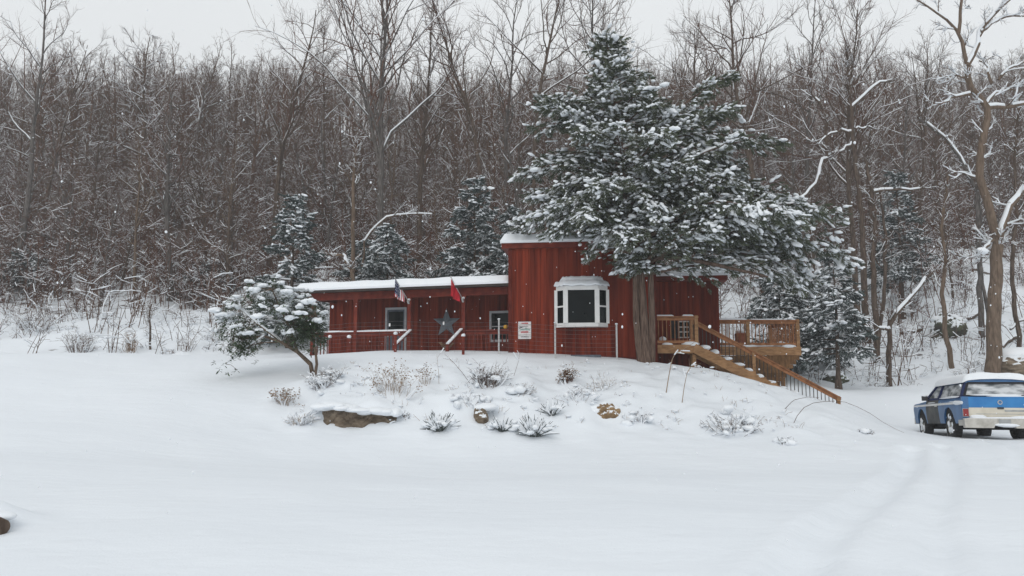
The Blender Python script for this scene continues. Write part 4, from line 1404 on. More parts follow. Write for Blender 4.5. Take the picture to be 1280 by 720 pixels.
def gen_bare(seed, H, r0, lean=0.03, first=.35, nl=18, sub=6, tw=5, stems=None, ang=(35, 65), llen=.30, snow=(.55, .3, .14), twig_r=.009, up=.06, sthick=.8):
    """trunk mesh (trunk and limbs) and crown mesh (branches and twigs), snow lodged on both"""
    rng = np.random.default_rng(seed)
    T, K = MB(), MB()
    if stems is None:
        d = np.array((rng.normal() * lean, rng.normal() * lean, 1.0))
        t = polyline(rng, (0, 0, -.4), d, H, 16, .045, .05)
        rr = r0 * (1 - .9 * (np.linspace(0, 1, 17)) ** 1.1) + .006
        rr[0] *= 1.5; rr[1] *= 1.08
        stems = [(t, rr, first)]
        if rng.random() < .45:                       # a forked top
            k = rng.integers(6, 11)
            f = polyline(rng, t[k], child_dir(rng, (t[k + 1] - t[k]) / np.linalg.norm(t[k + 1] - t[k]), math.radians(24)), H * (1 - k / 16) * .9, 9, .05, .09)
            stems.append((f, rr[k] * .75 * (1 - .9 * np.linspace(0, 1, 10)) + .006, .15))
    for (t, rr, fst) in stems:
        T.tube(t, rr, 8, 0, True)
        k = len(t) - 1
        Ls = np.linalg.norm(t[-1] - t[0])
        cnt = max(3, int(nl * Ls / H))
        az = rng.uniform(0, 6.3)
        for i in range(cnt):
            f = fst + (0.99 - fst) * (i + rng.random() * .8) / cnt
            j = min(k - 1, int(f * k)); g = f * k - j
            p = t[j] * (1 - g) + t[j + 1] * g
            rp = rr[j] * (1 - g) + rr[j + 1] * g
            tn = (t[j + 1] - t[j]) / np.linalg.norm(t[j + 1] - t[j])
            az += 2.4 + rng.normal() * .4
            side = np.array((math.cos(az), math.sin(az), 0))
            a = math.radians(rng.uniform(*ang)) * (1.15 - .45 * f)
            d = tn * math.cos(a) + side * math.sin(a)
            L = H * llen * (1.08 - .72 * ((f - fst) / (1 - fst + 1e-6))) * rng.uniform(.55, 1.15)
            lp_ = polyline(rng, p, d, L, 7, .15, up)
            lr = min(rp * .55, .012 + L * .016) * (1 - .85 * np.linspace(0, 1, 8)) + .005
            T.tube(lp_, lr, 5, 0, True)
            snow_on(T, lp_, lr, rng, snow[0], 1, sthick, 5)
            for b in range(sub):
                f2 = .2 + .8 * (b + rng.random()) / sub
                j2 = min(6, int(f2 * 7)); p2 = lp_[j2] + (lp_[j2 + 1] - lp_[j2]) * (f2 * 7 - j2)
                t2 = (lp_[j2 + 1] - lp_[j2]); t2 /= np.linalg.norm(t2)
                L2 = L * rng.uniform(.28, .55) * (1.15 - .5 * f2)
                bp = polyline(rng, p2, child_dir(rng, t2, math.radians(rng.uniform(25, 55))), L2, 4, .12, .07)
                br = min(lr[j2] * .6, .007 + L2 * .008) * (1 - .7 * np.linspace(0, 1, 5)) + .003
                K.tube(bp, br, 4, 0, False)
                snow_on(K, bp, br, rng, snow[1], 1, sthick, 4)
                for c in range(tw):
                    f3 = .15 + .85 * (c + rng.random()) / tw
                    j3 = min(3, int(f3 * 4)); p3 = bp[j3] + (bp[j3 + 1] - bp[j3]) * (f3 * 4 - j3)
                    t3 = (bp[j3 + 1] - bp[j3]); t3 /= np.linalg.norm(t3)
                    L3 = max(.25, L2 * rng.uniform(.35, .75))
                    tp = polyline(rng, p3, child_dir(rng, t3, math.radians(rng.uniform(20, 50))), L3, 2, .12, .06)
                    tr = np.array((1, .75, .35)) * twig_r * rng.uniform(.6, 1.1)
                    K.tube(tp, tr, 3, 0, False)
                    snow_on(K, tp, tr, rng, snow[2], 1, sthick * .9, 3)
    return T, K


def bare_tree(name, label, pos, seed, H, r0, bark='bark', twig='twig', group=None, rot=0.0, **kw):
    T, K = gen_bare(seed, H, r0, **kw)
    o = empty(name, pos, label, 'tree', group, rot)
    T.build('trunk', [M[bark], M['snow']], o); K.build('crown', [M[twig], M['snow']], o)
    return o


def base(px, Y, dz=0.0):
    x = (px - 640) / F * Y
    return np.array((x, Y, gz(x, Y) + dz))


def top_h(px, py, Y):                     # tree height that reaches photo row py
    p = base(px, Y); return P(px, py, Y)[2] - p[2]


HG = 'tall bare trees standing above the forest skyline'
heroes = [  # px, Y, top row, trunk radius, label, extra
    (14, 50, -40, .20, 'tall bare tree at the far left edge of the woods, forked high', dict(first=.45, nl=14)),
    (46, 60, 40, .17, 'rounded bare tree right beside the leftmost tall tree', dict(first=.4)),
    (181, 58, 55, .19, 'bare tree with long snow lined side branches left of the cabin', dict(first=.3, nl=20, ang=(60, 95), snow=(1, .9, .5), up=.02)),
    (222, 72, 72, .17, 'small round bare tree on the skyline right of the snow lined one', dict(first=.55)),
    (333, 52, 5, .21, 'tall slender bare tree above the snowy hemlock left of cabin', dict(first=.4)),
    (393, 62, 42, .16, 'short bare tree with dense twiggy crown left of many stemmed tree', dict(first=.6, nl=24, llen=.22)),
    (476, 46, -55, .23, 'tall bare tree with many upswept stems above the cabin porch', dict(first=.42, nl=26, ang=(18, 40), llen=.42)),
    (524, 52, 20, .20, 'upright bare tree right of the many stemmed tree', dict(first=.4)),
    (600, 48, 0, .19, 'bare tree leaning left above the middle of the porch roof', dict(first=.4, lean=.0, stems='lean')),
    (634, 55, -10, .19, 'tall straight bare tree left of the big snowy evergreen', dict(first=.4)),
    (655, 50, -60, .20, 'tall bare tree cut off by the photo top, left of the evergreen tip', dict(first=.5)),
    (727, 58, 5, .18, 'bare tree rising just left of the evergreen tip', dict(first=.5)),
    (748, 54, -30, .20, 'wide spreading bare tree rising behind the evergreen tip', dict(first=.55, ang=(40, 70), llen=.36)),
    (868, 62, 38, .20, 'lone bare tree with clumped crown right of the evergreen tip', dict(first=.55)),
    (958, 50, -40, .24, 'dark tall bare tree between the evergreen and the snow limbed trees', dict(first=.45, nl=24)),
    (1012, 56, 10, .17, 'thin pale bare tree left of the snow limbed tree', dict(first=.45)),
    (1072, 47, 20, .20, 'fine branched tall bare tree over the right hillside', dict(first=.45, nl=26, ang=(25, 45))),
    (1150, 60, 60, .18, 'bare tree behind the big forked tree on the right', dict(first=.5)),
]
for i, (px, Y, py, r0, lab, kw) in enumerate(heroes):
    p = base(px, Y); H = top_h(px, py, Y) + .4
    if kw.get('stems') == 'lean':
        q = [P(604, 300, Y), P(600, 215, Y), P(590, 150, Y), P(568, 90, Y), P(556, 50, Y), P(540, 0, Y)]
        t = np.array([p - UP * .4] + q) - p
        fine = np.concatenate([np.linspace(t[a], t[a + 1], 3, endpoint=False) for a in range(len(t) - 1)] + [t[-1:]])
        kw = dict(kw); kw['stems'] = [(fine, r0 * (1 - .85 * np.linspace(0, 1, len(fine))) + .006, .4)]
    bare_tree('bare_tree', lab, p, 100 + i, H, r0, 'bark' if i % 3 else 'bark_grey', 'twig' if i % 2 else 'twig_red', None, i * 1.3 if 'stems' not in kw else 0.0, **({'sub': 7, 'tw': 6} | kw))


def stem_px(pts, Y, r0, r1, base_p, fst, dy=None):
    q = np.array([P(px, py, Y + (dy[i] if dy else 0)) for i, (px, py) in enumerate(pts)])
    # resample
    s = np.concatenate([[0], np.cumsum(np.linalg.norm(np.diff(q, axis=0), axis=1))])
    k = max(8, int(s[-1] / .5)); u = np.linspace(0, s[-1], k)
    f = np.stack([np.interp(u, s, q[:, c]) for c in range(3)], 1) - base_p
    w_ = np.random.default_rng(int(pts[0][0])).normal(size=f.shape) * .03
    f = f + w_
    return (f, np.linspace(r0, r1, k), fst)


# big forked tree on the right, drawn stem by stem
Y = 35.5
p = base(1244, Y)
st = [stem_px([(1243, 478), (1243, 455), (1242, 400), (1246, 340), (1248, 306)], Y, .34, .24, p, .95),
      stem_px([(1248, 308), (1240, 270), (1232, 243), (1224, 222), (1225, 200), (1228, 180), (1235, 136), (1222, 120), (1208, 98), (1211, 83)], Y, .20, .13, p, .35),
      stem_px([(1211, 84), (1203, 60), (1198, 40), (1182, 24), (1165, 10), (1140, -2)], Y, .10, .03, p, .1),
      stem_px([(1199, 42), (1200, 15), (1204, -20), (1200, -60)], Y, .08, .03, p, .1),
      stem_px([(1211, 84), (1220, 62), (1224, 38), (1240, 22), (1258, 2), (1290, -20)], Y, .11, .03, p, .1),
      stem_px([(1225, 40), (1243, 26), (1262, 20), (1284, 20)], Y, .07, .03, p, .1),
      stem_px([(1249, 300), (1258, 275), (1266, 255), (1280, 236), (1300, 215)], Y, .16, .07, p, .1),
      stem_px([(1235, 134), (1252, 134), (1275, 131), (1305, 126)], Y, .11, .05, p, .1),
      stem_px([(1234, 132), (1242, 118), (1258, 112), (1270, 112)], Y, .08, .03, p, .2),
      stem_px([(1213, 118), (1204, 119), (1190, 122), (1173, 132)], Y, .07, .03, p, .2),
      stem_px([(1206, 97), (1194, 94), (1183, 96)], Y, .05, .02, p, .2),
      stem_px([(1240, 105), (1232, 80), (1225, 75)], Y + .6, .07, .03, p, .2),
      stem_px([(1248, 100), (1262, 86), (1284, 76)], Y + .6, .06, .03, p, .2),
      stem_px([(1243, 300), (1236, 305), (1226, 318)], Y - .4, .06, .05, p, .9)]
T, K = gen_bare(501, 11.0, .3, stems=st, nl=13, sub=5, tw=5, ang=(40, 75), llen=.13, snow=(.95, .75, .45), sthick=1.5, up=.05)
rg_ = np.random.default_rng(3)
for t, rr, f in st[1:]:
    for a in range(0, len(t) - 3, 3):
        q, r = t[a:a + 5], rr[a:a + 5]
        snow_on(T, q, r, rg_, .9, 1, 1.15, 6)
T.blob(P(1228, 317, Y - .45) - p + UP * .12, (.28, .2, .16), 1, .15, 5)
hero = empty('forked_tree', p, 'large tan barked bare tree with thick snow covered limbs behind the truck', 'tree')
T.build('trunk', [M['bark_tan'], M['snow']], hero); K.build('crown', [M['twig'], M['snow']], hero)


def drawn_tree(label, Y, stems, seed, bark='bark', H=8.0, name='bare_tree', **kw):
    px, py = stems[0][0][0]
    p = base(px, Y)
    st = [stem_px(([(px, py + 14)] + pts if k == 0 else pts), Y + dy, r0, r1, p, f) for k, (pts, r0, r1, f, dy) in enumerate(stems)]
    T, K = gen_bare(seed, H, .1, stems=st, **({'nl': 12, 'sub': 5, 'tw': 5, 'snow': (.8, .5, .3), 'llen': .16} | kw))
    rg2 = np.random.default_rng(seed)
    for t, rr, f in st:
        for a in range(0, len(t) - 3, 3): snow_on(T, t[a:a + 5], rr[a:a + 5], rg2, .95, 1, 1.2, 6)
    o = empty(name, p, label, 'tree')
    T.build('trunk', [M[bark], M['snow']], o); K.build('crown', [M['twig'], M['snow']], o)
    return o


drawn_tree('thin curved bare tree standing before the mossy boulder on the right slope', 38, [([(1190, 466), (1186, 440), (1180, 405), (1178, 370), (1182, 330), (1178, 280), (1184, 220)], .13, .05, .45, 0)], 601, 'bark_tan')
drawn_tree('broken bare tree with thick snowy bent limb between deck and truck', 36.5, [([(1112, 484), (1111, 450), (1111, 425), (1113, 400)], .13, .10, .9, 0), ([(1113, 405), (1125, 385), (1140, 372), (1148, 358), (1160, 345), (1166, 341)], .10, .05, .5, 0), ([(1112, 412), (1108, 411), (1099, 412)], .07, .05, .8, -.2)], 602, 'bark', sub=3, tw=4)
drawn_tree('double bare trunk between the deck and the broken snowy tree', 40, [([(1097, 458), (1096, 420), (1093, 370), (1091, 330), (1094, 270), (1082, 200)], .17, .08, .5, 0), ([(1096, 430), (1104, 380), (1108, 300), (1100, 240)], .11, .05, .4, .3)], 603, 'bark')
drawn_tree('bare tree with long snow laden arms right of the big evergreen', 44, [([(1085, 430), (1080, 360), (1077, 270), (1068, 200), (1063, 130), (1058, 60)], .2, .06, .8, 0), ([(1064, 135), (1078, 122), (1093, 108), (1105, 101), (1120, 100)], .09, .04, .7, 0), ([(1066, 165), (1052, 163), (1038, 166), (1024, 180)], .08, .03, .7, 0), ([(1066, 160), (1078, 160), (1090, 159)], .06, .03, .7, 0), ([(1066, 178), (1052, 188), (1036, 194)], .07, .03, .7, 0), ([(1034, 148), (1026, 130), (1012, 116)], .08, .05, .7, 0), ([(1092, 240), (1120, 237), (1160, 236), (1172, 232)], .08, .03, .6, -.5), ([(1034, 200), (1033, 152)], .10, .08, .9, 0), ([(1000, 250), (1020, 228), (1030, 196), (1034, 198)], .07, .09, .9, 0)], 604, 'bark', nl=10)
drawn_tree('bare trunk leaning left across the slope behind the big forked tree', 43, [([(1228, 420), (1224, 340), (1222, 240), (1205, 205), (1188, 180), (1165, 158), (1148, 150)], .16, .07, .6, 0)], 605, 'bark_grey')
drawn_tree('thin dark bare tree at the far right edge above the snowy rock', 38.5, [([(1276, 448), (1268, 380), (1264, 330), (1272, 270), (1268, 200), (1276, 120)], .12, .05, .5, 0), ([(1262, 412), (1276, 402), (1292, 392)], .05, .04, .9, 0)], 606, 'bark')
drawn_tree('thin bare tree left of the big forked trunk on the right slope', 43, [([(1240, 428), (1232, 380), (1226, 330), (1228, 280), (1222, 230)], .11, .05, .5, 0)], 607, 'bark_grey')
drawn_tree('bare trunk topped by a snowy stub standing right behind the porch roof', 34.5, [([(442, 372), (440, 345), (438, 335)], .09, .07, .9, 0), ([(438, 337), (432, 325), (428, 319), (420, 318)], .07, .05, .9, 0)], 608, 'bark_tan', nl=3, H=4)
drawn_tree('tall tan bare trunk just behind the left end of porch roof', 40, [([(440, 350), (442, 290), (440, 240), (445, 180)], .13, .06, .7, 0), ([(452, 345), (455, 300), (470, 285), (478, 272), (505, 268), (540, 268)], .05, .04, .6, .2)], 609, 'bark_tan')
drawn_tree('slim bare sapling alone on the snowy slope at left', 37, [([(189, 436), (187, 415), (187, 397), (189, 380)], .06, .03, .4, 0)], 610, 'bark', nl=6, H=3, sub=3, tw=3)

# forest trees: twelve individual kinds, then copies with their parts
FG = 'bare forest trees on the hillside'
proto = []
specs = [(13, .16), (15, .22), (14, .13), (16, .26), (12, .11), (14, .17), (11, .10), (15, .16), (13, .14), (16, .20), (9, .07), (10, .09)]
for k, (H, r0) in enumerate(specs):
    T, K = gen_bare(900 + k, H, r0, first=.22 + .03 * (k % 5), nl=20, sub=6, tw=5, ang=(30, 70), llen=.25, lean=(.03, .06, .14)[k % 3], twig_r=.010, snow=(.48, .30, .16), sthick=.62)
    tm = T.build('trunk', [M[('bark', 'bark_grey', 'bark_tan', 'bark')[k % 4]], M['snow']]).data
    cm = K.build('crown', [M[('twig', 'twig_red')[k % 2]], M['snow']]).data
    proto.append((tm, cm, H))
for o in [o for o in COL.objects if o.type == 'MESH' and o.parent is None and o.name.split('.')[0] in ('trunk', 'crown')]:
    bpy.data.objects.remove(o)

spots = []
rng = np.random.default_rng(42)
tries = 0
cell = {}


def free(x, y, d):
    for i in (-1, 0, 1):
        for j in (-1, 0, 1):
            for (a, b) in cell.get((int(x // 3) + i, int(y // 3) + j), ()):
                if (a - x) ** 2 + (b - y) ** 2 < d * d: return False
    return True


def clearing(x, y): return np.sin(x * .23 + 1.3 + y * .05) * np.sin(y * .16 - x * .07) + .4 * np.sin(x * .51 + y * .33) > .62


while len(spots) < 1400 and tries < 60000:
    tries += 1
    y = 42 + 125 * rng.random() ** .72
    x = rng.uniform(-1, 1) * (y * .70 + 6)
    if y < 47 and x < -8: continue                      # open slope at left
    if x > 12 and y < 47 + 3 * math.sin(x) and rng.random() < .8: continue     # thin wood on the right slope
    if x > 12 and y < 54 and rng.random() < .5: continue
    if clearing(x, y) and rng.random() < .8: continue
    if not free(x, y, 1.4 if y < 95 else 2.2): continue
    cell.setdefault((int(x // 3), int(y // 3)), []).append((x, y))
    spots.append((x, y))
spots.sort(key=lambda s: s[1])
near_s, far_s = spots[:262], spots[262:]
LAB = 'bare grey brown tree in the dense snowy forest covering the hillside'
for i, (x, y) in enumerate(near_s):
    tm, cm, H = proto[int(rng.integers(0, 12))]
    o = empty('forest_tree', (x, y, gz(x, y)), LAB, 'tree', FG, rng.uniform(0, 6.28))
    s = rng.uniform(.72, 1.1)
    cap_h = (.275 + .055 * rng.normal()) * y - (o.location.z - EYE)
    s = min(s, max(.45, cap_h / H))
    o.scale = (s, s, s * rng.uniform(.9, 1.1))
    for nm, me in (('trunk', tm), ('crown', cm)):
        c = bpy.data.objects.new(nm, me); COL.objects.link(c); c.parent = o
print('near forest to', near_s[-1][1], 'far', len(far_s))


# ---- far wood: one mass
def template(mbx):
    """merge an MB to triangles with material ids"""
    V = np.concatenate(mbx.v); tri, mi = [], []
    for f, m_ in zip(mbx.f, mbx.m):
        if f.shape[1] == 3: tri.append(f); mi.append(m_)
        elif f.shape[1] == 4: tri.append(f[:, [0, 1, 2]]); mi.append(m_); tri.append(f[:, [0, 2, 3]]); mi.append(m_)
    return V, np.concatenate(tri), np.concatenate(mi)


far = MB()
xs = np.array([s[0] for s in far_s]); ys = np.array([s[1] for s in far_s])
zs = ground_z(xs, ys)
pick = rng.integers(0, 6, len(xs))
for k in range(6):
    T, K = gen_bare(1500 + k, 14, .15, first=.28, nl=18, sub=4, tw=4, ang=(28, 62), llen=.27, twig_r=.013, snow=(.45, .22, .12), sthick=.8)
    T.f += [f + T.n for f in K.f]; T.v += K.v; T.m += K.m
    V, Fc, mi = template(T)
    sel = np.where(pick == k)[0]
    pos = np.stack([xs[sel], ys[sel], zs[sel] - .2], 1)
    yaw = rng.uniform(0, 6.28, len(sel)); sc = rng.uniform(.75, 1.12, len(sel))
    for mid in (0, 1):
        ff = Fc[mi == mid]
        if len(ff) == 0: continue
        used_ = np.unique(ff); remap = np.zeros(len(V), np.int64); remap[used_] = np.arange(len(used_))
        far.scatter((V[used_], remap[ff]), pos, yaw, sc, mid, False)
print('far tris', far.tri_count())
tag(far.build('distant_wood', [M['twig'], M['snow']]), 'mass of bare snowy trees higher up the hillside', 'wood', kind='stuff')

# ---- undergrowth: saplings and brush through the wood, one mass
br = MB()
N = 3300
yy = 41 + 75 * rng.random(N * 2) ** 1.15
xx = rng.uniform(-1, 1, N * 2) * (yy * .70 + 5)
ok = ~((xx < -8) & (yy < 45)) & ~((xx > 11) & (yy < 48) & (rng.random(N * 2) < .85)) & ~((xx > 11) & (yy < 58) & (rng.random(N * 2) < .55))
ok &= ~(clearing(xx, yy) & (rng.random(N * 2) < .85))
xx, yy = xx[ok][:N], yy[ok][:N]
zz = ground_z(xx, yy)
pick = rng.integers(0, 8, len(xx))
for k in range(8):
    r2 = np.random.default_rng(70 + k)
    T = MB()
    for s_ in range(3 if k < 5 else 5):
        d = np.array((r2.normal() * .25, r2.normal() * .25, 1.0)); L = r2.uniform(2.2, 5.5) if k < 5 else r2.uniform(1, 2.4)
        t = polyline(r2, (r2.normal() * .3, r2.normal() * .3, -.2), d, L, 5, .10, .02)
        T.tube(t, np.linspace(.026, .008, 6), 3, 0, False)
        for b in range(8):
            j = r2.integers(1, 6); bp = polyline(r2, t[j], (r2.normal(), r2.normal(), .5 + r2.random()), r2.uniform(.4, 1.2), 2, .15, .05)
            tr = np.array((.012, .010, .006)); T.tube(bp, tr, 3, 0, False)
            snow_on(T, bp, tr, r2, .36, 1, .65, 3)
            for c in range(3):
                bp2 = polyline(r2, bp[1], (r2.normal(), r2.normal(), .4), r2.uniform(.25, .6), 2, .15, .05)
                T.tube(bp2, tr * .8, 3, 0, False); snow_on(T, bp2, tr, r2, .26, 1, .65, 3)
    V, Fc, mi = template(T)
    sel = np.where(pick == k)[0]
    pos = np.stack([xx[sel], yy[sel], zz[sel]], 1)
    yaw = rng.uniform(0, 6.28, len(sel)); sc = rng.uniform(.6, 1.3, len(sel))
    for mid in (0, 1):
        ff = Fc[mi == mid]
        used_ = np.unique(ff); remap = np.zeros(len(V), np.int64); remap[used_] = np.arange(len(used_))
        br.scatter((V[used_], remap[ff]), pos, yaw, sc, mid, False)
print('brush tris', br.tri_count())
tag(br.build('forest_brush', [M['twig_red'], M['snow']]), 'tangled brown saplings and brush filling the forest floor', 'brush', kind='stuff')

# ------------------------------------------------------------------ evergreens
def spray_tpl(n=7, seed=0):
    """a flat needle spray: narrow leaflets along a stem, x = out, y = side"""
    r = np.random.default_rng(seed)
    V, Fc = [], []
    def leaf(x, y, a, l, w, z):
        c, s = math.cos(a), math.sin(a)
        i = len(V)
        for u, v, zz in ((0, 0, 0), (l * .5, w, .02), (l, 0, -.04 - .14 * l), (l * .5, -w, .02)):
            V.append((x + u * c - v * s, y + u * s + v * c, z + zz + r.normal() * .02))
        Fc.append((i, i + 1, i + 2)); Fc.append((i, i + 2, i + 3))
    leaf(.0, 0, 0, 1.0, .032, 0)
    for k in range(n):
        x = .08 + .8 * k / n
        for sg in (-1, 1): leaf(x, 0, sg * (.75 + r.normal() * .15), (.50 - .33 * k / n) * r.uniform(.7, 1.3), .028, 0)
    return np.array(V), np.array(Fc)


SPR = [spray_tpl(8, k) for k in range(4)]


def unit(a): return a / (np.linalg.norm(a, axis=-1, keepdims=True) + 1e-9)


def conifer(name, label, trunk_pts, trunk_r, reach, nb, seed, hmin, Y_unused=None, spray=(.30, .55), branchlets=12, snow_frac=.5, snow_size=(.10, .24),
            needle='needle', bark='cedar_bark', rise=.25, droop=.5, stems=(), group=None, per=3, big=0.0, sub=ICO2, bare=0.0, forced=()):
    rng = np.random.default_rng(seed)
    base_p = np.array(trunk_pts[0], float)
    tp = np.array(trunk_pts, float)
    s_ = np.concatenate([[0], np.cumsum(np.linalg.norm(np.diff(tp, axis=0), axis=1))])
    u = np.linspace(0, s_[-1], 26)
    t = np.stack([np.interp(u, s_, tp[:, c]) for c in range(3)], 1)
    rr = trunk_r * (1 - .93 * (u / u[-1]) ** .9) + .012
    WB_, LB, SB = MB(), MB(), MB()
    tt = t.copy(); tt[0] -= UP * .35
    WB_.tube(tt, rr * np.where(u < .6, 1.0 + .7 * (1 - u / .6), 1), 12, 0, True)
    for q, r0, r1 in stems:
        q = np.array(q, float); k = 14
        s2 = np.concatenate([[0], np.cumsum(np.linalg.norm(np.diff(q, axis=0), axis=1))]); v = np.linspace(0, s2[-1], k)
        q = np.stack([np.interp(v, s2, q[:, c]) for c in range(3)], 1)
        WB_.tube(q, np.linspace(r0, r1, k), 10, 0, True)
    H = t[-1, 2] - base_p[2]
    P_, D_, = [], []
    CS = []
    az = 0
    for b in range(nb + len(forced)):
        f = hmin + (1 - hmin) * ((min(b, nb - 1) + rng.random()) / nb) ** 1.15
        if b >= nb: f = forced[b - nb][0]
        z = base_p[2] + f * H
        j = min(24, max(0, int(np.searchsorted(t[:, 2], z)) - 1))
        g = (z - t[j, 2]) / max(1e-6, t[j + 1, 2] - t[j, 2])
        p = t[j] + (t[j + 1] - t[j]) * g
        az += 2.4 + rng.normal() * .5
        R = reach(f, az) * (rng.uniform(.72, 1.08) if name != 'snowy_evergreen' else rng.uniform(.5, 1.12))
        if b >= nb: az, R = forced[b - nb][1:]
        if R < .12: R = .12
        d = np.array((math.cos(az), math.sin(az), rise * (0.6 + f) + rng.normal() * .14))
        dr_ = droop * rng.uniform(.5, 1.5)
        n = 9
        pts = [p.copy()]
        dd = unit(d)
        for i in range(n):
            dd = unit(dd + np.array((0, 0, -dr_ * (1.5 - f) * (i / n) ** 1.0 * .22)) + rng.normal(size=3) * .05)
            pts.append(pts[-1] + dd * R / n)
        pts = np.array(pts)
        br_ = np.linspace(min(.075, .014 + R * .012), .006, n + 1)
        WB_.tube(pts, br_, 5, 0, True)
        snow_on(WB_, pts, br_, rng, .5, 1, 1.2, 5)
        m_ = max(4, int(branchlets * R))
        for i in range(m_):
            fx = (.12 + bare) + (.88 - bare) * (i + rng.random()) / m_
            jj = min(n - 1, int(fx * n)); q = pts[jj] + (pts[jj + 1] - pts[jj]) * (fx * n - jj)
            td = unit(pts[jj + 1] - pts[jj])
            sg = 1 if i % 2 else -1
            side = unit(np.cross(td, UP)) * sg
            L = min(1.0, (.22 + .32 * R * (1.1 - fx) * .8)) * rng.uniform(.7, 1.2)
            bd = unit(td * rng.uniform(.5, 1.0) + side * rng.uniform(.4, 1.0) + UP * rng.uniform(-.5, .35))
            e = q + bd * L - UP * L * .12
            WB_.tube([q, (q + e) / 2 + UP * .02, e], [.007, .005, .003], 3, 0, False)
            for k in range(per):
                w_ = .2 + .8 * (k + rng.random()) / per
                P_.append(q + (e - q) * w_ + rng.normal(size=3) * .08)
                D_.append(unit(bd + side * rng.normal() * .45 + UP * rng.uniform(-.45, .12)))
        P_.append(pts[-1]); D_.append(unit(pts[-1] - pts[-2]))
    P_ = np.array(P_); D_ = np.array(D_)
    n = len(P_)
    sz = rng.uniform(*spray, n)
    S_ = unit(np.cross(D_, UP[None] + rng.normal(size=(n, 3)) * .28))
    U_ = np.cross(S_, D_)
    pick = rng.integers(0, 4, n)
    for k in range(4):
        q = pick == k
        LB.frames(SPR[k], P_[q], D_[q] * sz[q, None], S_[q] * sz[q, None], U_[q] * sz[q, None], 0, False)
    # a second, drooping layer of sprays under each
    q = rng.random(n) < .7
    D2 = unit(D_[q] + np.array((0, 0, -.5)) + rng.normal(size=(q.sum(), 3)) * .3)
    S2 = unit(np.cross(D2, UP)); U2 = np.cross(S2, D2); z2 = sz[q, None] * .8
    LB.frames(SPR[0], P_[q] - UP * .03, D2 * z2, S2 * z2, U2 * z2, 0, False)
    q = rng.random(n) < snow_frac
    ns = int(q.sum())
    c = P_[q] + D_[q] * sz[q, None] * .4 + UP * .035
    s1 = rng.uniform(*snow_size, ns)
    if big > 0: s1 = np.where(rng.random(ns) < big, s1 * rng.uniform(1.3, 1.9, ns), s1)
    if name == 'snowy_evergreen': s1 = s1 * (1 + .35 * np.clip((c[:, 0] - 7.0) / 3, 0, 1))
    el = rng.uniform(1.0, 2.5, ns)
    # each patch of snow is a handful of small lumps strewn along the spray
    V, Fc = sub
    lump = [(V * (1 + .25 * np.sin(V @ rng.normal(size=(3, 1)) * 2.4 + k))) for k in range(4)]
    kk = rng.integers(2, 6, ns)
    idx = np.repeat(np.arange(ns), kk); nt_ = len(idx)
    Dq, Sq, Uq = D_[q][idx], S_[q][idx], U_[q][idx]
    c2 = c[idx] + Dq * (rng.normal(size=nt_) * s1[idx] * 1.5)[:, None] + Sq * (rng.normal(size=nt_) * s1[idx] * .6)[:, None]
    s2 = s1[idx] * rng.uniform(.35, .95, nt_); e2 = rng.uniform(.9, 1.7, nt_)
    pk = rng.integers(0, 4, nt_)
    for k in range(4):
        w_ = pk == k
        SB.frames((lump[k], Fc), c2[w_], Dq[w_] * (s2 * e2)[w_, None], Sq[w_] * s2[w_, None] * .85, Uq[w_] * s2[w_, None] * .45, 0, True)
    o = empty(name, base_p, label, 'tree', group)
    WB_.build('trunk', [M[bark], M['snow']], o, base_p)
    lf = LB.build('foliage', M[needle], o, base_p)
    SB.build('foliage_snow', M['snow'], lf, base_p)
    return o


# the big one in front of the cabin
YT = 24.25
bt = hit(806, 450); bt = P(806, 449, YT); bt[2] = gz(bt[0], bt[1])
tr_pts = [bt, P(804, 400, YT), P(800, 340, YT), P(793, 280, YT), P(782, 220, YT), P(772, 150, YT), P(764, 90, YT), P(758, 48, YT)]
sc_ = YT / F


def reach_big(f, az):
    # photo rows: reach in photo pixels to the left and right of the trunk at heights f
    left = np.interp(f, [.24, .32, .40, .50, .62, .75, .80, .88, 1.0], [140, 142, 138, 142, 130, 82, 46, 26, 5])
    right = np.interp(f, [.20, .26, .34, .45, .55, .66, .75, .85, .93, 1.0], [270, 285, 250, 210, 185, 150, 80, 36, 20, 5])
    if f < .36 and (math.sin(az) < -.15 and math.cos(az) < .45 or math.cos(az) < -.2): return .5
    fb = .5 * (left + right) * .62
    w_ = abs(math.cos(az))
    return (w_ * (right if math.cos(az) > 0 else left) + (1 - w_) * fb) * sc_ * 1.02


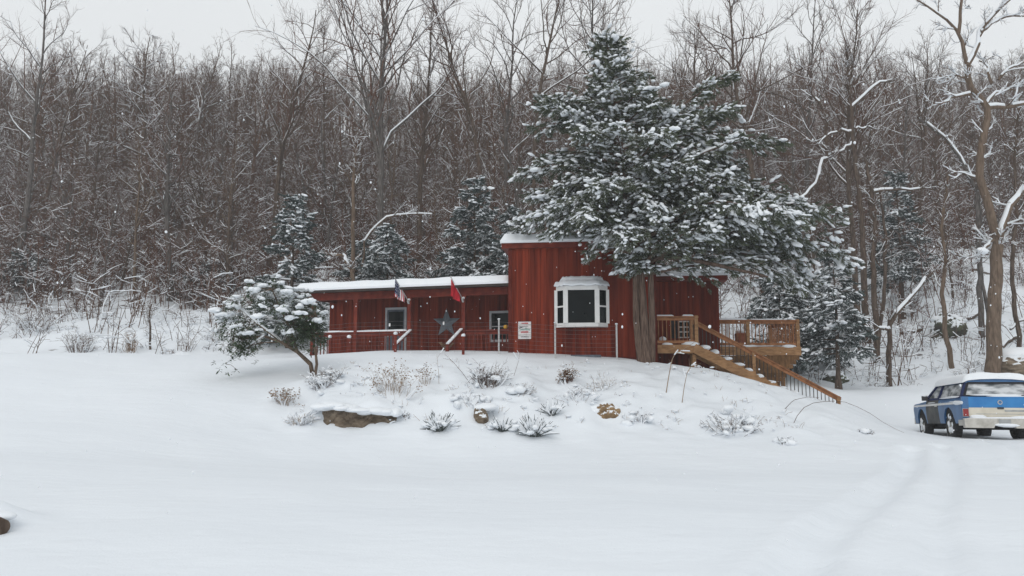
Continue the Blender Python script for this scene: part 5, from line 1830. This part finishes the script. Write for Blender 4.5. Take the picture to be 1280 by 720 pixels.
st2 = [([bt + np.array((-.12, -.08, -.3)), P(795, 400, YT - .12), P(794, 340, YT - .08), P(797, 300, YT)], .115, .07),
       ([bt + np.array((.20, .02, -.3)), P(815, 400, YT - .05), P(813, 340, YT - .03), P(812, 290, YT), P(830, 240, YT + .2), P(850, 180, YT + .3)], .125, .03),
       ([P(796, 318, YT - .1), P(770, 312, YT - .5), P(745, 312, YT - .9), P(722, 314, YT - 1.2)], .06, .02),
       ([P(815, 322, YT), P(850, 322, YT - .3), P(900, 332, YT - .6), P(960, 346, YT - .8)], .09, .03)]
conifer('snowy_evergreen', 'big dark green evergreen laden with snow in front of the red cabin', tr_pts, .165, reach_big, 100, 11, .27, spray=(.17, .36), branchlets=8, sub=ICO1, snow_frac=.50,
        snow_size=(.04, .115), stems=st2, per=4, big=.10,
        forced=[(.32, .02, 7.1), (.28, -.35, 5.6), (.355, .12, 6.8), (.255, .08, 5.2), (.38, -.15, 5.7), (.31, -.6, 5.2), (.42, .1, 5.2), (.30, .3, 6.0), (.34, -.15, 6.3), (.47, -.05, 5.0),
                (.39, PI, 3.6), (.43, PI - .3, 3.7), (.43, PI + .35, 3.4), (.70, PI - .1, 2.7), (.66, PI + .3, 2.9), (.56, PI, 3.5), (.55, 0, 4.4), (.62, -.2, 4.0), (.44, -1.6, 2.4), (.47, -1.2, 3.0), (.46, -2.1, 2.8), (.385, -1.9, 2.8), (.38, -2.3, 3.2), (.40, -2.7, 3.2), (.375, -1.5, 2.2), (.41, -2.5, 3.1)], droop=.8, rise=.34)

YH = 37.0
def small_reach(base_r, p=.9):
    return lambda f, az: base_r * max(.03, (1 - f)) ** p * (1 + .15 * math.sin(az * 3))


def hemlock(px, Y, row, R, seed, label, nb=46, hmin=.06, **kw):
    p = base(px, Y); h = top_h(px, row, Y)
    pts = [p, p + UP * h * .5 + np.array((.05, 0, 0)), p + UP * h]
    return conifer('snowy_hemlock', label, pts, .03 + h * .012, small_reach(R, .75), nb, seed, hmin,
                   **({'spray': (.30, .5), 'branchlets': 7, 'snow_frac': .62, 'snow_size': (.045, .12), 'needle': 'needle_blue', 'bark': 'bark', 'per': 3, 'sub': ICO1, 'droop': .5, 'rise': .15} | kw))


hemlock(362, 36, 246, 2.3, 21, 'snow dusted hemlock behind the round bush at the left end of cabin')
hemlock(482, 39, 285, 2.6, 22, 'low broad snowy hemlock behind the middle of the porch roof')
hemlock(592, 38, 226, 2.8, 23, 'tall snow dusted hemlock behind the right part of the porch roof', nb=54)
hemlock(640, 37, 262, 2.0, 24, 'snowy hemlock partly hidden behind the left corner of the tall cabin block')
hemlock(448, 44, 300, 2.0, 25, 'small snowy hemlock behind the left part of the porch roof', nb=34)
hemlock(28, 50, 318, 3.2, 26, 'snowy hemlock low at the left edge of the forest', nb=34)
hemlock(1045, 35, 318, 2.2, 27, 'snow heavy evergreen sapling just right of the wooden deck', nb=34, hmin=.25, snow_frac=.5, big=.3)
hemlock(975, 37, 335, 2.4, 28, 'snowy evergreen behind the wooden deck railing', nb=44, hmin=.08)
hemlock(1130, 48, 215, 2.6, 29, 'dark hemlock among bare trunks on the right hillside', nb=44, hmin=.25)
hemlock(260, 49, 330, 2.4, 30, 'low snowy hemlock at the forest edge left of round bush', nb=28)
hemlock(1010, 40, 360, 2.0, 31, 'short snowy evergreen behind the right corner of the deck', nb=28)

# ------------------------------------------------------------------ round leafy bush left of the cabin
bp0 = hit(392, 470, 15, 40)
YB = bp0[1]
k_ = YB / F
rng = np.random.default_rng(77)
bush = empty('evergreen_bush', bp0, 'round leaning evergreen bush with lumps of snow at the left end of the cabin', 'bush')
wd, lf, sn = MB(), MB(), MB()
limbs = [([(392, 474), (388, 455), (372, 440), (352, 428), (330, 420), (300, 424)], .075, .025), ([(393, 472), (396, 455), (394, 436), (388, 415)], .05, .025),
         ([(372, 440), (362, 410), (350, 385), (340, 362)], .045, .015), ([(388, 418), (395, 395), (390, 370)], .03, .012), ([(352, 428), (322, 405), (300, 385)], .035, .012),
         ([(330, 420), (300, 440), (282, 455)], .02, .008), ([(352, 428), (330, 428), (310, 432)], .02, .01)]
tips = []
for pts, r0, r1 in limbs:
    q = np.array([P(a, b, YB + rng.normal() * .15) for a, b in pts]); q[0] = q[0]
    wd.tube(q, np.linspace(r0, r1, len(q)), 7, 0, True)
    snow_on(wd, q, np.linspace(r0, r1, len(q)), rng, .7, 1, 1.1, 5)
    tips += list(q[1:])
tips = np.array(tips)
# leaf rosettes through an uneven crown volume
cen = []
blobs = [((345, 395), 62, 42), ((375, 400), 32, 38), ((300, 405), 34, 30), ((335, 370), 36, 24), ((390, 420), 20, 22), ((300, 432), 26, 14), ((382, 408), 24, 32)]
while len(cen) < 720:
    (cx, cy), rx, ry = blobs[rng.integers(0, len(blobs))]
    v = rng.normal(size=3); v = v / np.linalg.norm(v) * rng.random() ** .38
    q = P(cx + v[0] * rx, cy - v[2] * ry, YB) + np.array((0, v[1] * rx * k_ * .9, 0))
    if math.sin(q[0] * 5.3 + q[2] * 4.1) + math.sin(q[1] * 4.7 - q[2] * 5.9) < -1.05: continue
    cen.append(q)
for q in ((283, 455), (275, 462), (290, 448), (296, 462), (270, 452), (284, 466), (310, 440), (318, 452)): cen.append(P(*q, YB + rng.normal() * .1))
cen = np.array(cen)
for q in cen[::3]:
    a = tips[np.argmin(((tips - q) ** 2).sum(1))]
    wd.tube([a, (a + q) / 2 + UP * .05, q], [.010, .007, .005], 3, 0, False)
LV = np.array([(0, 0, 0), (.3, .13, .015), (.7, .13, 0), (1, 0, -.06), (.7, -.13, 0), (.3, -.13, .015), (.5, 0, -.03)])
LF_ = np.array([(0, 6, 1), (1, 6, 2), (2, 6, 3), (3, 6, 4), (4, 6, 5), (5, 6, 0)])
n = 7
Pp = np.repeat(cen, n, 0) + rng.normal(size=(len(cen) * n, 3)) * .045
az = rng.uniform(0, 6.28, len(Pp)); el = rng.uniform(-.75, .35, len(Pp))
Dd = np.stack([np.cos(az) * np.cos(el), np.sin(az) * np.cos(el), np.sin(el)], 1)
Ss = unit(np.cross(Dd, UP + rng.normal(size=Dd.shape) * .3)); Uu = np.cross(Ss, Dd)
L = rng.uniform(.10, .17, len(Pp))[:, None]
lf.frames((LV, LF_), Pp, Dd * L, Ss * L, Uu * L, 0, False)
# snow lumps: on the rosettes that nothing covers from above
order = rng.permutation(len(cen)); placed = []
for i in order:
    q = cen[i]
    above = ((np.hypot(cen[:, 0] - q[0], cen[:, 1] - q[1]) < .16) & (cen[:, 2] > q[2] + .12)).sum()
    if above > 2 or rng.random() < .42: continue
    if any(np.linalg.norm(q - w_) < .2 for w_ in placed): continue
    placed.append(q)
    s = rng.uniform(.06, .15)
    for _k in range(int(rng.integers(3, 6))):
        f_ = rng.uniform(.35, .9); sn.blob(q + np.array((rng.normal() * s * .7, rng.normal() * s * .6, .05 + rng.normal() * .02)), (s * f_ * rng.uniform(.9, 1.5), s * f_, s * f_ * .6), 0, .28, int(rng.integers(1e6)), ICO2, rng.uniform(0, 3))
wd.build('trunk', [M['bark_tan'], M['snow']], bush, bp0)
lo = lf.build('leaves', M['leaf'], bush, bp0)
sn.build('leaf_snow', M['snow'], lo, bp0)

# ------------------------------------------------------------------ rocks
def rock(name, label, p, size, seed, mt, cap=None, rot=0.0, rough=.35):
    o = empty(name, p, label, 'rock')
    V, Fc = ICO4
    r = np.random.default_rng(seed)
    d = np.ones(len(V))
    for k in range(7):
        ax = r.normal(size=3) * (1.2 + k * .8); d += rough / (1 + k * .7) * np.abs(np.sin(V @ ax + r.uniform(0, 6))) - rough * .3 / (1 + k * .7)
    W_ = V * d[:, None] * np.asarray(size)
    c, s = math.cos(rot), math.sin(rot)
    W_ = np.stack([W_[:, 0] * c - W_[:, 1] * s, W_[:, 0] * s + W_[:, 1] * c, W_[:, 2]], 1)
    m = MB(); m.add(W_ + p, Fc, 0, False)
    m.build('stone', M[mt], o, p)
    if cap:
        m = MB()
        for (dx, dy, dz, sx, sy, sz) in cap: m.blob(p + np.array((dx, dy, dz)), (sx, sy, sz), 0, .10, seed + int(dx * 10), ICO3)
        m.build('snow_cap', M['snow'], o, p)
    return o


def ledge_rock():
    out = [(398, 513), (404, 510.5), (418, 510), (430, 512.5), (441, 514.5), (450, 518), (460, 516.5), (472, 516.5), (484, 518), (493, 519)]
    bot = [(397, 541), (404, 542), (418, 543), (430, 543), (441, 544), (450, 544), (460, 543), (472, 540), (484, 534), (494, 528)]
    Yr = 19.38
    n_ = 60; rows = 14
    sx = np.linspace(398, 493, n_)
    tz = np.interp(sx, [q[0] for q in out], [q[1] for q in out]); bz = np.interp(sx, [q[0] for q in bot], [q[1] for q in bot])
    r = np.random.default_rng(31)
    k = r.normal(size=(6, 2)) * 3.2; ph = r.uniform(0, 6, 6)
    V = []
    for j in range(rows + 5):
        for i in range(n_):
            t = min(1, j / rows); back = max(0, j - rows) * .22
            q = P(sx[i], bz[i] + 2 + (tz[i] - bz[i] - 2) * t, Yr)
            a_ = np.array((q[0], q[2]))
            d = .06 * sum(abs(math.sin(k[m_] @ a_ * 1.4 + ph[m_])) for m_ in range(6)) - .1
            d += .05 * (math.floor(t * 4 + math.sin(sx[i] * .13)) % 2) + .25 * (2 * abs(i / (n_ - 1) - .5)) ** 4
            V.append(q + np.array((0, d + back + .05 * t, .03 * math.sin(k[0] @ a_ * 4) + back * .10)))
    m = MB()
    ii = (np.arange(rows + 4)[:, None] * n_ + np.arange(n_ - 1)[None]).ravel()
    m.add(np.array(V), np.stack([ii, ii + 1, ii + n_ + 1, ii + n_], 1), 0, False)
    c = P(445, 534, Yr)
    m2 = MB(); r2 = np.random.default_rng(4)
    for i in range(16):
        px = 400 + i * 6.2; q = P(px, np.interp(px, [q_[0] for q_ in out], [q_[1] for q_ in out]) - .5, Yr)
        m2.blob(q + np.array((0, .34, .03)), (r2.uniform(.16, .34), r2.uniform(.26, .40), r2.uniform(.05, .10)), 0, .16, i, ICO3)
    o = empty('ledge_rock', c, 'long tan rock ledge under a thick snow cap in the bank left', 'rock')
    m.build('stone', M['rock_bare'], o, c)
    m2.build('snow_cap', M['snow'], o, c)


M['rock_bare'] = mat('rock_bare', (0.085, 0.062, 0.042), (0.24, 0.19, 0.14), 3.0, 0.9, 0.9, (1.2, 1, 2.2), detail=9)
ledge_rock()
q = hit(601, 527)
rock('small_rock', 'small dark grey rock between snowy plants in the middle of the bank', q + np.array((0, .12, .08)), (.13, .2, .22), 9, 'rock', [(.12, .1, .24, .34, .3, .12)])
q = hit(755, 521)
rock('small_rock', 'jagged tan rock poking from the snowy bank below bay window', q + np.array((.08, .15, -.02)), (.26, .2, .18), 15, 'rock_tan', [(-.12, .10, .15, .34, .26, .10), (-.26, -.02, .06, .18, .18, .12), (.22, .1, .12, .2, .2, .12)], .4, .5)
q = hit(1190, 420, 30)
rock('mossy_boulder', 'dark mossy boulder overhung with snow on the right hillside', q + np.array((0, .3, .25)), (.62, .6, .62), 21, 'rock_moss', [(.1, .25, .66, 0.95, .75, .26), (-.5, .2, .3, .3, .5, .3)], 0, .45)
q = hit(1278, 470, 30)
rock('snowy_boulder', 'brown boulder under a deep snow cap at the far right edge', q + np.array((.25, .3, .15)), (.9, .8, .65), 27, 'rock', [(.2, .3, .72, 1.25, 1.0, .5)], 0, .35)
q = hit(1046, 478, 25)
rock('small_rock', 'dark low rock in the snow behind the foot of the stairs', q + np.array((0, .2, .1)), (.45, .4, .3), 33, 'rock_moss', [(0, .15, .30, .5, .4, .14)])
q = P(3, 659, 7.9); gq = gz(q[0], q[1])
stump = empty('snowy_stump', (q[0], q[1], gq), 'dark stump end under a soft snow mound at the bottom left corner', 'stump')
m = MB()
m.tube([q + np.array((-.75, .32, .02)), q + np.array((-.1, .06, 0)), q], [.09, .09, .075], 16, 0, True, cap=True)
m.build('log', M['bark'], stump, (q[0], q[1], gq))
m = MB(); m.blob(q + np.array((-.42, .18, .07)), (.40, .22, .07), 0, .08, 5, ICO3)
m.build('snow_cap', M['snow'], stump, (q[0], q[1], gq))


# ------------------------------------------------------------------ shrubs, dead stems and tufts in the bank
def shrub(name, label, px, py, h, w_, n, seed, mt='twig', snow=.5, cat='shrub', leaf=None, lean=(0, 0), thick=.006, kids=3, nsnow=0, spread=.6):
    p = hit(px, py); rng = np.random.default_rng(seed)
    o = empty(name, p, label, cat)
    m, s, l = MB(), MB(), MB()
    thick = thick * .8
    for i in range(int(n * 1.3)):
        a = rng.uniform(0, 6.28); rr = w_ * rng.random() ** .6
        a2 = a + rng.normal() * .5
        b = np.array((math.cos(a2) * rr * spread, math.sin(a2) * rr * spread * .6, 0))
        b[2] = gz(p[0] + b[0], p[1] + b[1]) - p[2] - .05
        e = b + np.array((math.cos(a) * rr * (1.2 - spread) + lean[0] * h, math.sin(a) * rr * .5 + lean[1] * h, h * rng.uniform(.3, 1.0)))
        t = np.array([p + b, p + b * .62 + e * .38 + UP * h * .04 + rng.normal(size=3) * .05 * h, p + b * .25 + e * .75 + UP * h * .08 + rng.normal(size=3) * .06 * h, p + e + rng.normal(size=3) * .05 * h])
        r_ = np.array((1.4, 1.1, .8, .5)) * thick * rng.uniform(.6, 1.2)
        m.tube(t, r_, 3, 0, False)
        snow_on(s, t, r_ * 1.6, rng, snow, 0, 1.3, 4)
        for k in range(kids):
            f = rng.uniform(.2, 1.0); j = rng.integers(1, 3); q = t[j] * (1 - f) + t[j + 1] * f
            d = unit(t[3] - t[1]); L = h * rng.uniform(.12, .36)
            e2 = q + child_dir(rng, d, math.radians(rng.uniform(25, 75))) * L
            m.tube([q, (q + e2) / 2 + rng.normal(size=3) * .02 * h, e2], [thick * .7, thick * .6, thick * .4], 3, 0, False)
            if leaf:
                for c in range(leaf): l.blob(e2 + rng.normal(size=3) * .035, (.024, .016, .012), 0, .2, int(rng.integers(1e6)), ICO1, rng.uniform(0, 3))
            if rng.random() < snow * .6: s.blob(e2 + UP * .010, (rng.uniform(.015, .045), rng.uniform(.015, .035), .016), 0, .2, int(rng.integers(1e6)), ICO1)
    for k in range(nsnow):
        a = rng.uniform(0, 6.28); rr = w_ * rng.random() ** .5
        dx, dy = math.cos(a) * rr, math.sin(a) * rr * .8
        c = np.array((p[0] + dx, p[1] + dy, gz(p[0] + dx, p[1] + dy) + h * rng.uniform(.02, .5)))
        sz = rng.uniform(.05, .12)
        s.blob(c, (sz * 1.4, sz, sz * .75), 0, .25, int(rng.integers(1e6)), ICO2, rng.uniform(0, 3))
    m.build('stems', M[mt], o, p)
    if l.n: l.build('dry_leaves', M['dead_leaf'], o, p)
    if s.n: s.build('stem_snow', M['snow'], o, p)
    return o


def blades(name, label, px, py, h, w_, n, seed, cat='plant'):
    """stiff sword leaves, half buried and topped with snow"""
    p = hit(px, py); rng = np.random.default_rng(seed)
    o = empty(name, p, label, cat); m, s = MB(), MB()
    for i in range(n):
        a = rng.uniform(0, 6.28); el = rng.uniform(.25, 1.35); L = h * rng.uniform(.7, 1.2)
        d = np.array((math.cos(a) * math.cos(el) * w_ / h, math.sin(a) * math.cos(el) * w_ / h, math.sin(el)))
        b = p + np.array((math.cos(a), math.sin(a), 0)) * .06 - UP * .05
        mid = b + d * L * .55; e = b + d * L - UP * L * .12 * math.cos(el)
        sd = unit(np.cross(d, UP)) * .016
        m.tube([b, mid, e], [.020, .016, .004], 3, 0, False)
        if rng.random() < .75:
            k = rng.uniform(.3, .9)
            s.tube([b + d * L * .25 + UP * .02, mid + UP * .028, mid * (1 - k) + e * k + UP * .02], [.024, .034, .012], 5, 0, True)
    for k in range(int(n * .22)):
        a = rng.uniform(0, 6.28); rr = w_ * rng.uniform(.2, .9)
        s.blob(p + np.array((math.cos(a) * rr, math.sin(a) * rr * .8, h * rng.uniform(.05, .45))), (rng.uniform(.07, .15), .08, .05), 0, .2, int(rng.integers(1e6)), ICO2, a)
    m.build('leaves', M['slate_leaf'], o, p); s.build('leaf_snow', M['snow'], o, p)
    return o


M['slate_leaf'] = mat('slate_leaf', (0.035, 0.045, 0.045), (0.085, 0.10, 0.095), 4, 0.6, island=.3)
blades('yucca', 'spiky snow covered yucca at the foot of the bank beside the rock ledge', 549, 540, .48, .45, 70, 1)
blades('yucca', 'large snow smothered yucca at the foot of bank, right of the small dark rock', 668, 546, .52, .52, 80, 2)
blades('yucca', 'snow bent yucca just right of the small dark grey rock', 628, 540, .40, .38, 46, 3)
blades('yucca', 'spiky leaves showing behind the large snowy yucca', 690, 520, .42, .30, 34, 4)
shrub('bare_shrub', 'dark twiggy shrub dusted with snow in front of the porch right end', 612, 484, .62, .50, 70, 5, 'twig', .55, nsnow=8)
shrub('bare_shrub', 'small dense rounded dead flower clump in front of the bay window', 709, 480, .42, .22, 46, 6, 'twig_red', .45, leaf=1)
shrub('bare_shrub', 'pale straw coloured weeds on the bank below the porch door', 492, 492, .75, .62, 46, 7, 'straw', .35, leaf=1, thick=.004)
shrub('bare_shrub', 'loose dry weeds beside the pale straw weeds below the star', 533, 482, .55, .22, 14, 8, 'straw', .25, leaf=1, thick=.004)
shrub('bare_shrub', 'brown leaved shrub at the foot of the bank below the round bush', 358, 505, .42, .38, 40, 9, 'dead_leaf', .35, leaf=1, thick=.004)
shrub('bare_shrub', 'snowy tangle of twigs at the base of round bush trunk', 404, 482, .45, .55, 60, 10, 'twig', .6, nsnow=12)
shrub('weeping_grass', 'clump of bent dry grass left of the rock ledge', 377, 528, .26, .52, 80, 11, 'straw', .5, kids=0, lean=(.2, -.2), cat='grass clump', thick=.005)
shrub('bare_shrub', 'small dark twigs poking from snow right of the rock ledge', 505, 524, .16, .14, 14, 12, 'twig', .5)
shrub('bare_shrub', 'sparse dry twigs on the bank above the jagged rock', 752, 488, .34, .45, 22, 13, 'straw', .4, thick=.004)
shrub('bare_shrub', 'sparse snow crusted twigs on the bank left of the jagged rock', 722, 498, .28, .55, 24, 14, 'twig_red', .6, thick=.004, nsnow=6)
shrub('bare_shrub', 'snow crusted weeds right of the jagged rock', 800, 528, .26, .35, 22, 15, 'twig_red', .6, thick=.004, nsnow=6)
shrub('bare_shrub', 'snow buried shrub low on the bank below the stairs', 915, 540, .36, .75, 60, 16, 'twig', .6, nsnow=22)
shrub('bare_shrub', 'small snow buried tuft at the toe of the bank below the stairs', 983, 556, .22, .2, 22, 17, 'twig', .6, nsnow=5)
shrub('bare_shrub', 'dark tuft of leaves alone on the snow before the stairs foot', 1083, 542, .16, .18, 22, 18, 'twig', .4, nsnow=3)
shrub('bare_shrub', 'dry tuft at the crest of the bank behind the small dark rock', 655, 492, .30, .4, 26, 19, 'straw', .5, thick=.004, nsnow=5)
shrub('bare_shrub', 'low brown brush on the snowy slope at the far left', 98, 440, .9, .8, 40, 20, 'twig', .5, thick=.010)
shrub('bare_shrub', 'low brown brush on the left slope beside the lone sapling', 163, 440, 1.0, .4, 26, 21, 'dead_leaf', .3, thick=.010)
shrub('bare_shrub', 'thin weeds on the snowy slope left of the round bush', 232, 438, .7, .6, 20, 22, 'twig', .3, thick=.008)
shrub('bare_shrub', 'snowy brush clump under the forest edge at left', 45, 412, 1.1, 1.3, 50, 23, 'twig', .5, thick=.012, nsnow=8)
shrub('bare_shrub', 'small twigs and snow lumps on the bank below the fence', 590, 505, .22, .5, 22, 24, 'twig_red', .6, thick=.004, nsnow=6)


def stalk(label, pts, Y, r0, seed, mt='straw', kids=5):
    p = hit(*pts[0])
    q = np.array([p - UP * .1] + [P(a, b, p[1] + .0) for a, b in pts[1:]]); rng = np.random.default_rng(seed)
    o = empty('dead_stalk', p, label, 'plant'); m = MB()
    s_ = np.linspace(0, 1, len(q)); u = np.linspace(0, 1, 12)
    t = np.stack([np.interp(u, s_, q[:, c]) for c in range(3)], 1)
    m.tube(t, r0 * (1 - .6 * u), 5, 0, True)
    for k in range(kids):
        j = rng.integers(5, 11); d = child_dir(rng, unit(t[j + 1] - t[j]), .7)
        e = t[j] + d * rng.uniform(.12, .35); m.tube([t[j], (t[j] + e) / 2, e], [r0 * .5, r0 * .4, r0 * .25], 3, 0, False)
        snow_on(m, np.array([t[j], (t[j] + e) / 2, e]), np.array((1, 1, .6)) * r0 * .5, rng, .6, 1, 1, 4)
    m.build('stem', [M[mt], M['snow']], o, p)


stalk('tall pale bent stalk in front of the deck landing, leaning right', [(832, 494), (836, 470), (841, 445), (852, 438), (868, 428)], 22, .014, 1)
stalk('shorter pale stalk right of the tall bent stalk', [(852, 504), (855, 485), (859, 465), (866, 455)], 22, .012, 2)
stalk('thin dark leaning stalk on the bank below the star', [(590, 480), (578, 466), (566, 452), (556, 443)], 22, .008, 3, 'twig', 3)
stalk('thin upright stalk on the bank left of the leaning one', [(549, 480), (548, 462), (546, 445)], 22, .006, 4, 'straw', 3)
stalk('thin twig rising before the fence post by the wall sign', [(641, 470), (648, 452), (650, 438)], 22, .006, 5, 'twig', 3)
stalk('long dark cane arching over the snow below the stairs foot', [(990, 529), (1000, 512), (1018, 503), (1040, 501), (1060, 503), (1085, 515), (1110, 532), (1130, 541)], 21, .008, 6, 'twig', 0)
stalk('short arching twig left of the long dark cane', [(978, 512), (992, 500), (1010, 496), (1024, 497)], 21, .008, 7, 'twig', 2)

# twigs and saplings standing on the open right slope, too many to count
rb_ = MB(); rng = np.random.default_rng(91)
for i in range(1000):
    x = rng.uniform(11, 34); y = rng.uniform(35.5, 56)
    if i >= 560: x = rng.uniform(-36, -8); y = rng.uniform(36, 49)
    if abs(x) > y * .72: continue
    p = np.array((x, y, gz(x, y)))
    h = rng.choice((.25, .4, .8, 1.6, 3.0), p=(.3, .3, .2, .12, .08))
    for s_ in range(rng.integers(2, 5)):
        d = np.array((rng.normal() * .6, rng.normal() * .6, 1.0)) if h < 1 else np.array((rng.normal() * .15, rng.normal() * .15, 1.0))
        t = polyline(rng, p + rng.normal(size=3) * (.2, .2, 0) - UP * .05, d, h * rng.uniform(.6, 1.1), 3, .15, 0)
        r_ = np.array((1, .9, .7, .4)) * (.009 + .004 * h)
        rb_.tube(t, r_, 3, 0, False); snow_on(rb_, t, r_, rng, .5, 1, 1.2, 4)
        for c in range(3):
            b = polyline(rng, t[rng.integers(1, 4)], (rng.normal(), rng.normal(), .3), h * .3 + .1, 2, .2, 0)
            rb_.tube(b, r_[:3] * .6, 3, 0, False); snow_on(rb_, b, r_[:3] * .6, rng, .5, 1, 1.2, 4)
tag(rb_.build('slope_twigs', [M['twig'], M['snow']]), 'scattered twigs and seedlings in the snow of the slopes beside the cabin', 'twigs', kind='stuff')

bk_ = MB(); rng = np.random.default_rng(93)
for i in range(420):
    x = rng.uniform(-5.6, 7.2); y = rng.uniform(19.4, 24.0)
    if math.sin(x * 1.9 + y) + rng.normal() * .6 < 0: continue
    p = np.array((x, y, gz(x, y)))
    h = rng.uniform(.05, .26)
    for s_ in range(rng.integers(1, 4)):
        t = polyline(rng, p + rng.normal(size=3) * (.06, .06, 0) - UP * .03, np.array((rng.normal() * .7, rng.normal() * .5, 1.0)), h * rng.uniform(.6, 1.2), 3, .25, -.05)
        r_ = np.array((1, .9, .7, .4)) * .005
        bk_.tube(t, r_, 3, 0, False); snow_on(bk_, t, r_, rng, .6, 1, 1.2, 4)
        if rng.random() < .5: b = polyline(rng, t[2], (rng.normal(), rng.normal(), .3), h * .4, 2, .2, 0); bk_.tube(b, r_[:3] * .7, 3, 0, False)
    if rng.random() < .5: bk_.blob(p + UP * h * .4, (rng.uniform(.03, .09), rng.uniform(.03, .07), .03), 1, .2, i, ICO1)
tag(bk_.build('bank_stubble', [M['straw'], M['snow']]), 'short dead stubble poking through the snow of the bank', 'stubble', kind='stuff')

def fallen_log(label, px0, py0, px1, py1, r0, seed):
    a, b = hit(px0, py0, 30), hit(px1, py1, 30)
    rng = np.random.default_rng(seed)
    t = np.array([a + (b - a) * f for f in np.linspace(0, 1, 7)])
    for q in t: q[2] = max(gz(q[0], q[1]) + r0 * .6, q[2])
    o = empty('fallen_log', a, label, 'log'); m = MB(); s_ = MB()
    m.tube(t, np.linspace(r0, r0 * .7, 7), 8, 0, True, cap=True); s_.tube(t + UP * r0 * .85, np.linspace(r0 * .95, r0 * .6, 7), 7, 0, True, cap=True, flat=.7)
    m.build('trunk', M['bark'], o, a); s_.build('log_snow', M['snow'], o, a)


fallen_log('dark fallen trunk lying under snow right of the mossy boulder', 1204, 402, 1222, 396, .13, 1)
fallen_log('snow covered log slanting from the ground beside the forked tree trunk', 1252, 437, 1272, 424, .12, 2)
fallen_log('short fallen log in the snow left of the thin curved tree', 1128, 420, 1152, 414, .12, 3)

# ------------------------------------------------------------------ falling snow and the grey air it makes
fl = MB(); rng = np.random.default_rng(8)
n = 2600
yy = 5 + 30 * rng.random(n) ** .75; xx = rng.uniform(-.72, .72, n) * yy; zz = rng.uniform(-.25, .5, n) * yy + EYE
ok = zz > ground_z(xx, yy) + .1
r_ = rng.uniform(.004, .011, ok.sum())
fl.scatter(ICO1, np.stack([xx, yy, zz], 1)[ok], rng.uniform(0, 6, ok.sum()), np.stack([r_, r_, r_ * rng.uniform(1, 1.8, len(r_))], 1), 0, True)
tag(fl.build('falling_snow', M['snow']), 'snowflakes drifting down through the air', 'snowflakes', kind='stuff')

HAZE = 0.0009
if HAZE > 0:
    hz = MB(); hz.box((0, 130, 42), (440, 388, 110), 0)
    hm = bpy.data.materials.new('haze'); hm.use_nodes = True
    nt = hm.node_tree; nt.nodes.clear()
    out = nt.nodes.new('ShaderNodeOutputMaterial'); pv = nt.nodes.new('ShaderNodeVolumePrincipled')
    pv.inputs['Color'].default_value = (0.97, 0.975, 0.98, 1); pv.inputs['Density'].default_value = HAZE
    nt.links.new(pv.outputs['Volume'], out.inputs['Volume'])
    tag(hz.build('haze', hm), 'thin snowy haze over the yard and hillside', 'haze', kind='stuff')
